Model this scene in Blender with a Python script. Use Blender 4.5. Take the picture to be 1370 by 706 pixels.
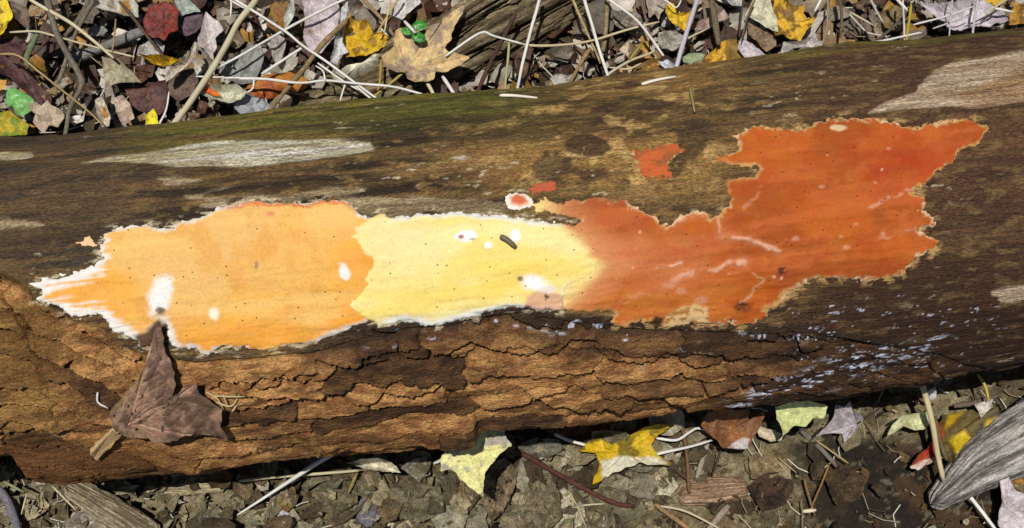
import bpy, bmesh, math, random
import numpy as np
from mathutils import Vector, Matrix

# ---------------------------------------------------------------- camera, sky, sun, exposure
scene = bpy.context.scene
for o in list(bpy.data.objects):
    bpy.data.objects.remove(o)
W, H = 1370.0, 706.0            # photograph's own pixel grid, used to read off places
F = 1712.0                      # focal length in those pixels
TILT = math.radians(12.0)       # camera leans this far from straight down
AX_Z = 0.184                    # height of the log's axis
DIST = 1.35
R0 = 0.178
PHI = math.radians(6.03)
CAM = Vector((0.0, -DIST*math.sin(TILT) - 0.016, AX_Z + DIST*math.cos(TILT)))
cd = bpy.data.cameras.new('camera')
cd.sensor_width = 36.0
cd.lens = F/W*36.0
cd.clip_start = 0.02
cd.clip_end = 500
cam = bpy.data.objects.new('camera', cd)
cam.location = CAM
cam.rotation_euler = (TILT, 0, 0)
scene.collection.objects.link(cam)
scene.camera = cam

to_sun = Vector((-0.10, 0.015, 1.0)).normalized()
world = bpy.data.worlds.new('World')
scene.world = world
world.use_nodes = True
wn = world.node_tree
bg = wn.nodes['Background']
sky = wn.nodes.new('ShaderNodeTexSky')
sky.sky_type = 'NISHITA'
sky.sun_disc = False
sky.sun_elevation = math.asin(to_sun.z)
sky.sun_rotation = math.atan2(to_sun.x, to_sun.y)
wn.links.new(sky.outputs[0], bg.inputs[0])
bg.inputs[1].default_value = 0.05
sl = bpy.data.lights.new('sun', 'SUN')
sl.energy = 4.3
sl.angle = math.radians(0.5)
sl.color = (1.0, 0.975, 0.94)
so = bpy.data.objects.new('sun', sl)
so.rotation_euler = to_sun.to_track_quat('Z', 'Y').to_euler()
so.location = to_sun*5
scene.collection.objects.link(so)
scene.view_settings.view_transform = 'Standard'
scene.view_settings.look = 'None'
scene.view_settings.exposure = 0.0
scene.view_settings.gamma = 1.0
scene.view_settings.use_curve_mapping = False

# ---------------------------------------------------------------- helpers
RNG = np.random.default_rng(11)
random.seed(5)
_T = np.random.default_rng(99).random((256, 256)).astype(np.float32)

def vn(x, y, s=0):
    """smooth value noise, 0..1"""
    x = np.asarray(x, np.float32) + np.float32(17.13*s)
    y = np.asarray(y, np.float32) + np.float32(41.7*s)
    xi = np.floor(x).astype(np.int32); yi = np.floor(y).astype(np.int32)
    fx = x - xi; fy = y - yi
    fx = fx*fx*fx*(fx*(fx*6-15)+10); fy = fy*fy*fy*(fy*(fy*6-15)+10)
    a = _T[xi & 255, yi & 255]; b = _T[(xi+1) & 255, yi & 255]
    c = _T[xi & 255, (yi+1) & 255]; d = _T[(xi+1) & 255, (yi+1) & 255]
    return (a*(1-fx)+b*fx)*(1-fy) + (c*(1-fx)+d*fx)*fy

def fbm(x, y, s=0, oct=4, g=0.5):
    t = 0.0; a = 1.0; n = 0.0
    x = np.asarray(x, np.float32); y = np.asarray(y, np.float32)
    for k in range(oct):
        x, y = 0.8253*x-0.5646*y, 0.5646*x+0.8253*y          # turn each octave so no lattice shows
        t = t + a*vn(x*(2.03**k), y*(2.03**k), s+k*3.7); n += a; a *= g
    return t/n

def ss(e0, e1, x):
    t = np.clip((x-e0)/(e1-e0), 0, 1)
    return t*t*(3-2*t)

LIGHT = 1.33
def C(r, g, b, k=1.0):
    """albedo of a surface that photographs as this sRGB when lit face on"""
    c = np.array([r, g, b], np.float64)/255
    lin = np.where(c <= 0.04045, c/12.92, ((c+0.055)/1.055)**2.4)
    return np.clip(lin/LIGHT*k, 0.002, 0.86)

def mix(a, b, t):
    t = np.asarray(t)[..., None]
    return a*(1-t) + b*t

def link(o, parent=None):
    scene.collection.objects.link(o)
    if parent is not None:
        o.parent = parent
    return o

def tag(o, label=None, cat=None, group=None, kind=None):
    if label: o['label'] = label
    if cat: o['category'] = cat
    if group: o['group'] = group
    if kind: o['kind'] = kind
    return o

def empty(name, loc=(0, 0, 0), rz=0.0):
    o = bpy.data.objects.new(name, None)
    o.empty_display_size = 0.02
    o.location = loc
    o.rotation_euler = (0, 0, rz)
    return link(o)

def mesh_np(name, verts, faces, mat, col=None, parent=None, smooth=True, extra=None):
    """faces: (n,4) or (n,3) int array"""
    me = bpy.data.meshes.new(name)
    verts = np.asarray(verts, np.float32); faces = np.asarray(faces, np.int32)
    nv, nf, k = len(verts), len(faces), faces.shape[1]
    me.vertices.add(nv); me.vertices.foreach_set('co', verts.ravel())
    me.loops.add(nf*k); me.loops.foreach_set('vertex_index', faces.ravel())
    me.polygons.add(nf)
    me.polygons.foreach_set('loop_start', np.arange(nf, dtype=np.int32)*k)
    if smooth:
        me.polygons.foreach_set('use_smooth', np.ones(nf, dtype=bool))
    if col is not None:
        a = me.color_attributes.new('Col', 'FLOAT_COLOR', 'POINT')
        c4 = np.ones((nv, 4), np.float32); c4[:, :3] = col
        a.data.foreach_set('color', c4.ravel())
    if extra is not None:
        for kx, arr in extra.items():
            at = me.attributes.new(kx, 'FLOAT', 'POINT')
            at.data.foreach_set('value', np.asarray(arr, np.float32))
    me.update(); me.validate()
    me.materials.append(mat)
    o = bpy.data.objects.new(name, me)
    return link(o, parent)

def grid_obj(name, P, mask, mat, col=None, parent=None, extra=None, flip=False):
    """P (ny,nx,3); mask (ny-1,nx-1) of the faces kept"""
    ny, nx = P.shape[:2]
    jj, ii = np.nonzero(mask)
    a = jj*nx+ii
    f = np.stack([a, a+1, a+1+nx, a+nx], 1)
    if flip: f = f[:, ::-1]
    used = np.zeros(ny*nx, bool); used[f.ravel()] = True
    idx = np.cumsum(used)-1
    ex = None
    if extra: ex = {k: e.reshape(-1)[used] for k, e in extra.items()}
    return mesh_np(name, P.reshape(-1, 3)[used], idx[f], mat,
                   None if col is None else col.reshape(-1, 3)[used], parent, True, ex)

def sdist(X, Y, poly, reach=60):
    """signed distance (inside negative) to a closed polygon, far points get +reach"""
    p = np.asarray(poly, np.float64)
    out = np.full(X.shape, float(reach))
    m = (X > p[:, 0].min()-reach) & (X < p[:, 0].max()+reach) & (Y > p[:, 1].min()-reach) & (Y < p[:, 1].max()+reach)
    x = X[m]; y = Y[m]
    d = np.full(x.shape, 1e9); ins = np.zeros(x.shape, bool)
    for i in range(len(p)):
        x0, y0 = p[i]; x1, y1 = p[(i+1) % len(p)]
        dx, dy = x1-x0, y1-y0
        t = np.clip(((x-x0)*dx+(y-y0)*dy)/(dx*dx+dy*dy+1e-9), 0, 1)
        d = np.minimum(d, (x-x0-t*dx)**2+(y-y0-t*dy)**2)
        c = ((y0 > y) != (y1 > y))
        if y1 != y0:
            ins ^= c & (x < x0+(y-y0)*dx/(y1-y0))
    d = np.sqrt(d)
    out[m] = np.where(ins, -d, d)
    return out

def ldist(X, Y, line, reach=60):
    p = np.asarray(line, np.float64)
    out = np.full(X.shape, float(reach))
    m = (X > p[:, 0].min()-reach) & (X < p[:, 0].max()+reach) & (Y > p[:, 1].min()-reach) & (Y < p[:, 1].max()+reach)
    x = X[m]; y = Y[m]; d = np.full(x.shape, 1e9)
    for i in range(len(p)-1):
        x0, y0 = p[i]; x1, y1 = p[i+1]
        dx, dy = x1-x0, y1-y0
        t = np.clip(((x-x0)*dx+(y-y0)*dy)/(dx*dx+dy*dy+1e-9), 0, 1)
        d = np.minimum(d, (x-x0-t*dx)**2+(y-y0-t*dy)**2)
    out[m] = np.sqrt(d)
    return out

CU, SU = math.cos(TILT), math.sin(TILT)
def ray(px, py):
    dx, dy = (px-W/2)/F, -(py-H/2)/F
    return Vector((dx, dy*CU + SU, dy*SU - CU))     # camera x / up / forward in world axes

def at(px, py, z=0.0):
    d = ray(px, py)
    return CAM + d*((z-CAM.z)/d.z)

def project(Pw):
    """world points (...,3) -> photo pixels"""
    q = Pw - np.array(CAM)
    xc = q[..., 0]; yc = q[..., 1]*CU + q[..., 2]*SU; dep = q[..., 1]*SU - q[..., 2]*CU
    return W/2+F*xc/dep, H/2-F*yc/dep

AXV = np.array([math.cos(PHI), math.sin(PHI), 0.0])
BV = np.array([-math.sin(PHI), math.cos(PHI), 0.0])
ZV = np.array([0, 0, 1.0])
AXO = np.array([0, 0, AX_Z])

def onlog(px, py, r=R0):
    """photo pixel -> (u along the log, theta round it) on the bare cylinder"""
    d = np.array(ray(px, py)); o = np.array(CAM)-AXO
    d2 = np.array([d@BV, d@ZV]); o2 = np.array([o@BV, o@ZV])
    a = d2@d2; b = 2*o2@d2; c = o2@o2-r*r
    disc = max(b*b-4*a*c, 0.0)
    t = (-b-math.sqrt(disc))/(2*a)
    p = o+d*t
    return p@AXV, math.atan2(p@BV, p@ZV)

def logpt(px, py, lift=0.0):
    u, th = onlog(px, py)
    r = R0+lift
    return Vector(AXO + AXV*u + (BV*math.sin(th)+ZV*math.cos(th))*r)

# ---------------------------------------------------------------- materials
def nd(nt, kind, **kw):
    n = nt.nodes.new(kind)
    for k, v in kw.items():
        setattr(n, k, v)
    return n

def attr_mat(name, rough=0.7, spec=0.3, var=0.35, scale=(60, 400, 400), bump=0.4, bscale=(80, 500, 500), bdist=0.001,
             speck=0.0, rough_var=0.15, subsurf=0.0, hue=0.0, fine=0.0, fscale=(150, 900, 900)):
    """vertex pigment broken up by two scales of grain, with fine relief"""
    m = bpy.data.materials.new(name); m.use_nodes = True
    nt = m.node_tree; b = nt.nodes['Principled BSDF']; L = nt.links.new
    at_ = nd(nt, 'ShaderNodeAttribute', attribute_name='Col')
    tc = nd(nt, 'ShaderNodeTexCoord')
    mp = nd(nt, 'ShaderNodeMapping'); mp.inputs['Scale'].default_value = scale
    L(tc.outputs['Object'], mp.inputs[0])
    n1 = nd(nt, 'ShaderNodeTexNoise'); n1.inputs['Scale'].default_value = 1.0; n1.inputs['Detail'].default_value = 6; n1.inputs['Roughness'].default_value = 0.65
    L(mp.outputs[0], n1.inputs[0])
    mr = nd(nt, 'ShaderNodeMapRange'); mr.inputs[1].default_value = 0.25; mr.inputs[2].default_value = 0.75
    mr.inputs[3].default_value = 1-var; mr.inputs[4].default_value = 1+var
    L(n1.outputs[0], mr.inputs[0])
    hs = nd(nt, 'ShaderNodeHueSaturation')
    L(at_.outputs['Color'], hs.inputs['Color'])
    val = mr.outputs[0]
    if fine:
        mpf = nd(nt, 'ShaderNodeMapping'); mpf.inputs['Scale'].default_value = fscale
        L(tc.outputs['Object'], mpf.inputs[0])
        nf = nd(nt, 'ShaderNodeTexNoise'); nf.inputs['Scale'].default_value = 1.0; nf.inputs['Detail'].default_value = 4; nf.inputs['Roughness'].default_value = 0.7
        L(mpf.outputs[0], nf.inputs[0])
        mf = nd(nt, 'ShaderNodeMapRange'); mf.inputs[1].default_value = 0.32; mf.inputs[2].default_value = 0.68
        mf.inputs[3].default_value = 1-fine; mf.inputs[4].default_value = 1+fine
        L(nf.outputs[0], mf.inputs[0])
        mm_ = nd(nt, 'ShaderNodeMath', operation='MULTIPLY'); L(val, mm_.inputs[0]); L(mf.outputs[0], mm_.inputs[1]); val = mm_.outputs[0]
    L(val, hs.inputs['Value'])
    if hue:
        n3 = nd(nt, 'ShaderNodeTexNoise'); n3.inputs['Scale'].default_value = 0.6; n3.inputs['Detail'].default_value = 3
        L(mp.outputs[0], n3.inputs[0])
        m3 = nd(nt, 'ShaderNodeMapRange'); m3.inputs[1].default_value = 0.3; m3.inputs[2].default_value = 0.7
        m3.inputs[3].default_value = 0.5-hue; m3.inputs[4].default_value = 0.5+hue
        L(n3.outputs[0], m3.inputs[0]); L(m3.outputs[0], hs.inputs['Hue'])
    col = hs.outputs[0]
    if speck:
        v = nd(nt, 'ShaderNodeTexVoronoi'); v.inputs['Scale'].default_value = 230; v.inputs['Randomness'].default_value = 1
        L(tc.outputs['Object'], v.inputs[0])
        lt = nd(nt, 'ShaderNodeMath', operation='LESS_THAN'); lt.inputs[1].default_value = 0.19
        L(v.outputs['Distance'], lt.inputs[0])
        sp = nd(nt, 'ShaderNodeSeparateColor'); L(v.outputs['Color'], sp.inputs[0])
        gt = nd(nt, 'ShaderNodeMath', operation='LESS_THAN'); gt.inputs[1].default_value = speck
        L(sp.outputs[0], gt.inputs[0])
        mu = nd(nt, 'ShaderNodeMath', operation='MULTIPLY'); L(lt.outputs[0], mu.inputs[0]); L(gt.outputs[0], mu.inputs[1])
        mm = nd(nt, 'ShaderNodeMath', operation='MULTIPLY'); L(mu.outputs[0], mm.inputs[0]); mm.inputs[1].default_value = 0.8
        mx = nd(nt, 'ShaderNodeMix', data_type='RGBA'); L(mm.outputs[0], mx.inputs[0]); L(col, mx.inputs[6]); mx.inputs[7].default_value = (0.05, 0.028, 0.012, 1)
        col = mx.outputs[2]
    L(col, b.inputs['Base Color'])
    mp2 = nd(nt, 'ShaderNodeMapping'); mp2.inputs['Scale'].default_value = bscale
    L(tc.outputs['Object'], mp2.inputs[0])
    n2 = nd(nt, 'ShaderNodeTexNoise'); n2.inputs['Scale'].default_value = 1.0; n2.inputs['Detail'].default_value = 5; n2.inputs['Roughness'].default_value = 0.6
    L(mp2.outputs[0], n2.inputs[0])
    bp = nd(nt, 'ShaderNodeBump'); bp.inputs['Strength'].default_value = bump; bp.inputs['Distance'].default_value = bdist
    L(n2.outputs[0], bp.inputs['Height']); L(bp.outputs[0], b.inputs['Normal'])
    r2 = nd(nt, 'ShaderNodeMapRange'); r2.inputs[1].default_value = 0.3; r2.inputs[2].default_value = 0.7
    r2.inputs[3].default_value = max(rough-rough_var, 0.05); r2.inputs[4].default_value = min(rough+rough_var, 1)
    L(n1.outputs[0], r2.inputs[0]); L(r2.outputs[0], b.inputs['Roughness'])
    b.inputs['Specular IOR Level'].default_value = spec
    if subsurf:
        b.inputs['Subsurface Weight'].default_value = subsurf
        b.inputs['Subsurface Scale'].default_value = 0.002
        b.inputs['Subsurface Radius'].default_value = (1.0, 0.6, 0.3)
    return m

M_wood = attr_mat('stripped_wood', 0.7, 0.22, 0.5, (26, 300, 300), 1.0, (110, 700, 700), 0.0026, rough_var=0.2, hue=0.012, fine=0.8, fscale=(260, 1000, 1000))
M_bark = attr_mat('rotten_bark', 0.75, 0.2, 0.42, (60, 260, 260), 1.0, (200, 520, 520), 0.003, rough_var=0.2, hue=0.008, fine=0.7, fscale=(380, 900, 900))
M_fung = attr_mat('crust_fungus', 0.75, 0.12, 0.08, (90, 130, 130), 0.35, (300, 300, 300), 0.0008, speck=0.085, fine=0.12, fscale=(420, 420, 420), hue=0.004)
M_marg = attr_mat('fungus_margin', 0.9, 0.05, 0.12, (300, 300, 300), 0.6, (700, 700, 700), 0.0008)
M_leaf = attr_mat('leaf', 0.55, 0.35, 0.22, (160, 160, 160), 0.8, (420, 420, 420), 0.0012, rough_var=0.12, hue=0.012, fine=0.28, fscale=(650, 650, 650))
M_decay = attr_mat('decayed_leaf', 0.7, 0.3, 0.5, (170, 170, 170), 1.0, (320, 320, 320), 0.0035, rough_var=0.25, hue=0.016, fine=0.6, fscale=(700, 700, 700))
M_mud = attr_mat('soil', 0.75, 0.3, 0.5, (150, 150, 150), 1.0, (340, 340, 340), 0.004, rough_var=0.25, hue=0.016, fine=0.6, fscale=(700, 700, 700))
M_straw = attr_mat('dry_stem', 0.6, 0.3, 0.14, (40, 40, 40), 0.3, (600, 600, 600), 0.0004)
M_twig = attr_mat('twig_bark', 0.8, 0.2, 0.45, (220, 220, 220), 1.0, (420, 420, 420), 0.002, fine=0.4, fscale=(700, 700, 700))
M_grey = attr_mat('weathered_wood', 0.85, 0.15, 0.5, (60, 300, 300), 1.0, (90, 420, 420), 0.003, fine=0.6, fscale=(260, 800, 800))
M_green = attr_mat('green_leaf', 0.42, 0.45, 0.12, (160, 160, 160), 0.3, (300, 300, 300), 0.0004)
# ================================================================ THE LOG
def _axis(n_in, a, b, n_out, ext):
    g = np.linspace(0, 1, n_out+1)[1:]**1.8*ext
    return np.concatenate([(a-g)[::-1], np.linspace(a, b, n_in), b+g])
us = _axis(1060, -0.60, 0.60, 34, 0.9)
th_f = np.linspace(math.radians(-128), math.radians(92), 560)
th_c = np.linspace(math.radians(92), math.radians(232), 30)[1:-1]
ths = np.concatenate([th_f, th_c])
NT = len(ths)
UU, TT = np.meshgrid(us, ths)
VV = TT*R0
BASE = AXO + UU[..., None]*AXV + R0*(np.sin(TT)[..., None]*BV + np.cos(TT)[..., None]*ZV)
X, Y = project(BASE)
FACING = (TT > math.radians(-93)) & (TT < math.radians(68))
Xs = np.where(FACING, X, -5000.0); Ys = np.where(FACING, Y, -5000.0)

# outline of the log: traced top and lower edges give the radius along its length
AXM = 403.0; AXK = -0.103
def edge_radius(pts):
    pts = np.array(pts, float)
    h = np.abs(pts[:, 1]-(AXM+AXK*pts[:, 0]))*math.cos(math.atan(AXK))
    r = DIST*np.sin(np.arctan(h/F))
    u = (pts[:, 0]-W/2)/F*DIST/math.cos(PHI)
    return u, r
top_edge = [(-300, 200), (0, 180), (120, 176), (250, 164), (330, 153), (400, 141), (500, 131), (600, 122), (690, 115), (760, 110), (800, 105),
            (900, 93), (960, 84), (1020, 76), (1090, 66), (1150, 57), (1230, 52), (1300, 42), (1370, 34), (1700, 0)]
low_edge = [(-300, 640), (0, 610), (40, 606), (46, 645), (90, 648), (140, 640), (200, 634), (250, 632), (285, 622), (330, 613), (400, 607), (450, 604),
            (520, 600), (600, 596), (612, 590), (617, 573), (700, 573), (740, 570), (800, 563), (900, 549), (1000, 543), (1100, 537), (1180, 524), (1250, 510), (1370, 489), (1700, 455)]
ut, rt = edge_radius(top_edge); ub, rb = edge_radius(low_edge)
RT = np.interp(UU, ut, rt)[...]; RB = np.interp(UU, ub, rb-0.003)
k = ss(math.radians(-84), math.radians(-66), TT)
k2 = ss(math.radians(10), math.radians(60), TT)
RAD = RB*(1-k) + k*(R0*(1-k2)+RT*k2)
back = ss(math.radians(95), math.radians(150), TT)
RAD = RAD*(1-back)+R0*back

# where rotten bark starts, as an arc position along the log
bk = [(-420, 372), (-60, 372), (0, 372), (30, 380), (45, 403), (75, 412), (100, 428), (140, 440), (165, 463), (200, 475), (260, 482), (330, 478), (420, 470),
      (470, 456), (520, 443), (545, 440), (600, 436), (640, 424), (700, 419), (820, 437), (900, 441), (1000, 445), (1080, 442), (1150, 452), (1250, 470), (1370, 500), (1700, 480)]
bu, bt = zip(*[onlog(x, y) for x, y in bk])
VB = np.interp(UU, bu, bt)*R0 + 0.004*(fbm(UU*30, UU*0, 3)-0.5)
below = VB - VV                                # metres below the bark line
BARK = below > 0

# ---- wood relief
grain = fbm(UU*9, VV*260, 1, 4) - 0.5
grain2 = fbm(UU*26, VV*90, 2, 4) - 0.5
lump = fbm(UU*7, VV*14, 5, 3) - 0.5
Hh = 0.0010*grain + 0.0022*grain2 + 0.008*lump
# small torn ledges along the grain
led = fbm(UU*11, VV*60, 8, 4)
Hh += 0.0012*np.floor(led*9)/9*2.0

# ---- bark: overlapping rows of plates, each ending in a torn lower edge
wu = UU + 0.02*(fbm(UU*18, VV*18, 21)-0.5)
warp = 1.5*(fbm(wu*7.5, VV*15, 22, 3)-0.5) + 0.75*(fbm(UU*26, VV*30, 23, 4)-0.5) + 0.42*(fbm(UU*80, VV*60, 24, 3, 0.6)-0.5)
phase = below/0.026 + warp*0.95
row = np.floor(phase); fr = phase-row
row = np.clip(row, -1, 12)
def hsh(a, s): 
    return np.modf(np.abs(np.sin(a*12.9898+s*78.233)*43758.5453))[0]
pl = 0.105 + 0.09*hsh(row, 1)                  # plate length differs by row
cu = UU/pl + hsh(row, 2)*7 + 0.22*(fbm(UU*20, VV*50, 25, 3)-0.5) + 0.05*(fbm(UU*90, VV*120, 26, 3)-0.5)
colm = np.floor(cu); fc = cu-colm
pid = (row+3)*1000 + (colm+60)
hp = hsh(pid, 3); hp2 = hsh(pid, 4)
crk = 0.35+0.9*ss(0.30, 0.62, fbm(UU*14, VV*25, 27, 3))
lowcrack = np.exp(-(fr/0.085)**2)*crk
drop = 0.0066*fr**0.8*(0.5+0.9*hp)
ends = np.exp(-(np.minimum(fc, 1-fc)*pl/0.0016)**2)*(0.15+0.85*hp2)*0.006
smooth_right = ss(930, 1120, X)                # the right end is finely fibrous, with hardly any plates
smooth_left = ss(300, 150, X)*ss(570, 600, Y)
calm = np.clip(1-0.72*smooth_right-0.6*smooth_left, 0.15, 1)
hb = calm*(drop - 0.0125*lowcrack - ends) + 0.002*(fbm(UU*60, VV*130, 28, 4)-0.5) + 0.006*(fbm(UU*16, VV*40, 29, 3)-0.5) + 0.0018*(hp2-0.5)*calm
hb += 0.0016*(np.floor(fbm(UU*24, VV*100, 30, 4)*12)/12-0.5)*2
inb = ss(0.0, 0.004, below)
fade = ss(math.radians(-128), math.radians(-112), TT)
Hh = np.where(BARK, Hh*(1-inb)+hb*inb*fade - 0.0028*np.exp(-(below/0.0025)**2), Hh)

# ---- the long cracks one can follow with a finger, plates above them lifted
def half(pts, ox): return [(ox+x/2, 348+y/2) for x, y in pts]
cracks = [half(p, 0) for p in (
  [(-80, 38), (0, 40), (40, 48), (75, 76)], [(-40, 80), (0, 95), (30, 122), (80, 185)], [(85, 222), (120, 255), (165, 277), (195, 264)], [(-60, 460), (20, 452), (90, 440), (200, 452)],
  [(660, 338), (740, 325), (800, 296), (850, 290)], [(640, 352), (760, 356), (860, 355), (900, 345), (940, 372), (990, 372), (1030, 345), (1100, 356), (1180, 335), (1215, 348)],
  [(850, 258), (900, 272), (960, 277), (1040, 258)], [(1000, 190), (1058, 195), (1070, 247), (1130, 256), (1200, 245), (1260, 215), (1310, 236), (1390, 250)],
  [(420, 545), (480, 548), (560, 525), (640, 505), (760, 502), (900, 482)], [(1130, 450), (1200, 446), (1290, 430), (1400, 430)], [(400, 470), (520, 462), (600, 440)], [(700, 300), (760, 310), (820, 318)])]
cracks += [half(p, 685) for p in (
  [(0, 245), (70, 236), (120, 240), (150, 210), (205, 205), (228, 213)], [(225, 232), (280, 262), (350, 270), (420, 256), (432, 238), (450, 262), (490, 279), (540, 271), (580, 255), (628, 244)],
  [(630, 207), (690, 209), (740, 200)], [(752, 190), (772, 240), (830, 238)], [(500, 310), (520, 335), (580, 326), (705, 300)], [(20, 338), (60, 351), (110, 345), (160, 330)], [(320, 345), (400, 352), (480, 380), (560, 372)],
  [(560, 395), (680, 385), (800, 360), (900, 345)], [(1040, 330), (1140, 300), (1220, 290)], [(150, 385), (230, 372), (300, 380)])]
CRK = np.zeros_like(UU); LIFT = np.zeros_like(UU)
jl = 5*(fbm(UU*90, UU*0+3, 35, 3, 0.65)-0.5)+3*(fbm(UU*260, UU*0+9, 36, 2)-0.5)
for q, pts in enumerate(cracks):
    p = np.array(pts)
    dy = Ys - np.interp(Xs, p[:, 0], p[:, 1]) - jl
    win = ss(p[0, 0]-4, p[0, 0]+8, Xs)*ss(p[-1, 0]+4, p[-1, 0]-8, Xs)
    wv = 2.6+2.2*vn(UU*40, UU*0+q, 37)
    CRK = np.maximum(CRK, win*np.where(dy < 0, ss(-1.6, 0, dy), np.exp(-(dy/wv)**2)))
    LIFT = np.maximum(LIFT, win*np.where(dy < 0, np.exp(np.minimum(dy, 0)/16), 0)*ss(0.2, -1.4, dy))
Hh += 0.0046*LIFT - 0.017*CRK

# ---- pale bare wood where the surface has worn away
bare = {
 'a': [(108, 214), (150, 205), (220, 196), (250, 184), (330, 183), (440, 184), (495, 187), (500, 199), (455, 208), (390, 215), (330, 221), (260, 222), (190, 217)],
 'b': [(1163, 151), (1185, 136), (1225, 125), (1228, 115), (1250, 95), (1275, 82), (1330, 75), (1420, 62), (1420, 132), (1345, 140), (1300, 145), (1275, 142), (1220, 146)],
 'c': [(590, 209), (605, 205), (640, 207), (620, 214), (604, 214)],
 'd': [(248, 262), (300, 253), (350, 250), (420, 249), (480, 254), (530, 255), (590, 262), (640, 262), (690, 268), (690, 288), (640, 290), (560, 292), (490, 292), (470, 280), (410, 278), (345, 274), (300, 276), (270, 272)],
 'e': [(-60, 285), (10, 286), (40, 294), (62, 299), (40, 305), (10, 309), (-60, 312)],
 'f': [(-60, 190), (10, 192), (36, 197), (20, 203), (-60, 207)],
 'g': [(1328, 390), (1350, 386), (1400, 380), (1400, 400), (1345, 402)],
 'h': [(210, 238), (270, 236), (285, 240), (255, 246), (222, 247)],
}
jag = 9*(fbm(UU*35, VV*190, 31, 4)-0.5) + 16*(fbm(UU*12, VV*70, 32, 3)-0.5)
BM = {}
for kx, pg in bare.items():
    sd = sdist(Xs, Ys, pg)
    BM[kx] = ss(2.2, -2.2, sd + jag*(0.45 if kx in 'ab' else 1.1))
gaps = ss(0.52, 0.60, fbm(UU*22, VV*110, 33, 4))
BM['d'] = BM['d']*ss(0.55, 0.47, fbm(UU*20, VV*95, 33, 4))
bmask = np.zeros_like(UU)
for m_ in BM.values(): bmask = np.maximum(bmask, m_)
Hh -= 0.0011*bmask
Hh += bmask*0.0009*(fbm(UU*14, VV*420, 34, 3)-0.5)

# ---- pigment of the log
w1 = fbm(UU*10, VV*120, 41, 5, 0.6); w2 = fbm(UU*5, VV*18, 42, 4); w3 = fbm(UU*60, VV*160, 43, 4); w4 = fbm(UU*130, VV*200, 44, 3)
col = mix(C(62, 48, 30), C(112, 86, 50), ss(0.36, 0.66, w1*0.6+w2*0.4))
col = mix(col, C(38, 29, 20), ss(0.55, 0.70, fbm(UU*7, VV*70, 45, 5, 0.6))*0.85)
col = mix(col, C(150, 118, 66), ss(0.60, 0.72, w3)*0.45)
mid = ss(560, 720, X)*ss(1010, 930, X)*ss(270, 235, Y)           # ochre crusted middle
col = mix(col, C(138, 104, 56), mid*(0.25+0.6*ss(0.4, 0.6, w2)))
col = mix(col, C(176, 142, 84), mid*ss(0.57, 0.68, fbm(UU*45, VV*60, 46, 5))*0.8)
col = mix(col, C(58, 44, 30), mid*ss(0.56, 0.66, fbm(UU*28, VV*45, 47, 5))*0.75)
lef = ss(300, 120, X)*ss(400, 340, Y)
col = mix(col, C(66, 53, 40), lef*0.6)
col = mix(col, C(48, 46, 44), lef*ss(0.55, 0.7, fbm(UU*8, VV*90, 48, 4))*0.6)
rgt = ss(1020, 1150, X)
col = mix(col, C(80, 54, 35), rgt*0.75)
col = mix(col, C(56, 36, 24), rgt*ss(280, 430, Y)*0.8)
col = mix(col, C(120, 96, 60), rgt*ss(0.56, 0.7, w3)*0.4)
# green algae film along the upper shoulder
edge_y = np.interp(X, [p[0] for p in top_edge], [p[1] for p in top_edge])
up = Y-edge_y
alg = ss(70, 8, up + 60*(fbm(UU*6, VV*30, 49, 4)-0.5))*ss(120, 260, X)*ss(800, 640, X)
alg = np.maximum(alg, 0.8*ss(14, 3, up+8*(w3-0.5))*ss(1010, 1060, X))
col = mix(col, C(118, 116, 36), alg*0.6*ss(0.3, 0.6, w1))
col = mix(col, C(58, 62, 22), alg*0.45*ss(0.6, 0.45, w2))
col = np.clip(col*1.28, 0.002, 0.8)
# bark pigment: dark outer skin, ochre rotten inside
inner = mix(C(152, 104, 60), C(200, 146, 88), ss(0.36, 0.66, w3))
inner = mix(inner, C(96, 62, 34), ss(0.52, 0.66, fbm(UU*14, VV*60, 50, 4))*0.75)
inner = mix(inner, C(196, 158, 92), ss(0.62, 0.72, w4)*0.4)
outer = mix(C(66, 45, 28), C(96, 66, 38), ss(0.4, 0.62, w3))
outer = mix(outer, C(44, 32, 24), ss(0.55, 0.66, fbm(UU*20, VV*80, 51, 4))*0.6)
isout = np.clip(ss(0.046, 0.016, below)*ss(380, 520, X)*(0.55+0.9*hp) + ss(0.70, 0.80, hp2)*0.85 + ss(920, 1080, X)*0.8, 0, 1)
# far right: dark reddish fibres
bcol = mix(inner, outer, isout)
lo_left = ss(320, 200, X)*ss(575, 600, Y)
bcol = mix(bcol, mix(C(104, 66, 32), C(140, 94, 46), w3), lo_left*0.85)
bare_left = ss(105, 70, X+20*(w2-0.5))*ss(395, 420, Y)*ss(585, 565, Y)
bcol = mix(bcol, mix(C(160, 122, 66), C(118, 84, 42), ss(0.4, 0.6, w1)), bare_left*0.85)
low = ss(0.15, 0.20, below)
bcol = mix(bcol, C(92, 60, 38), low*0.5*ss(0.35, 0.6, w2))
col = mix(col, bcol, ss(-0.001, 0.003, below))
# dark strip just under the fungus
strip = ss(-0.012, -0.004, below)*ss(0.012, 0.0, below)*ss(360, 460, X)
col = mix(col, C(54, 39, 27), strip*0.75)
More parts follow.
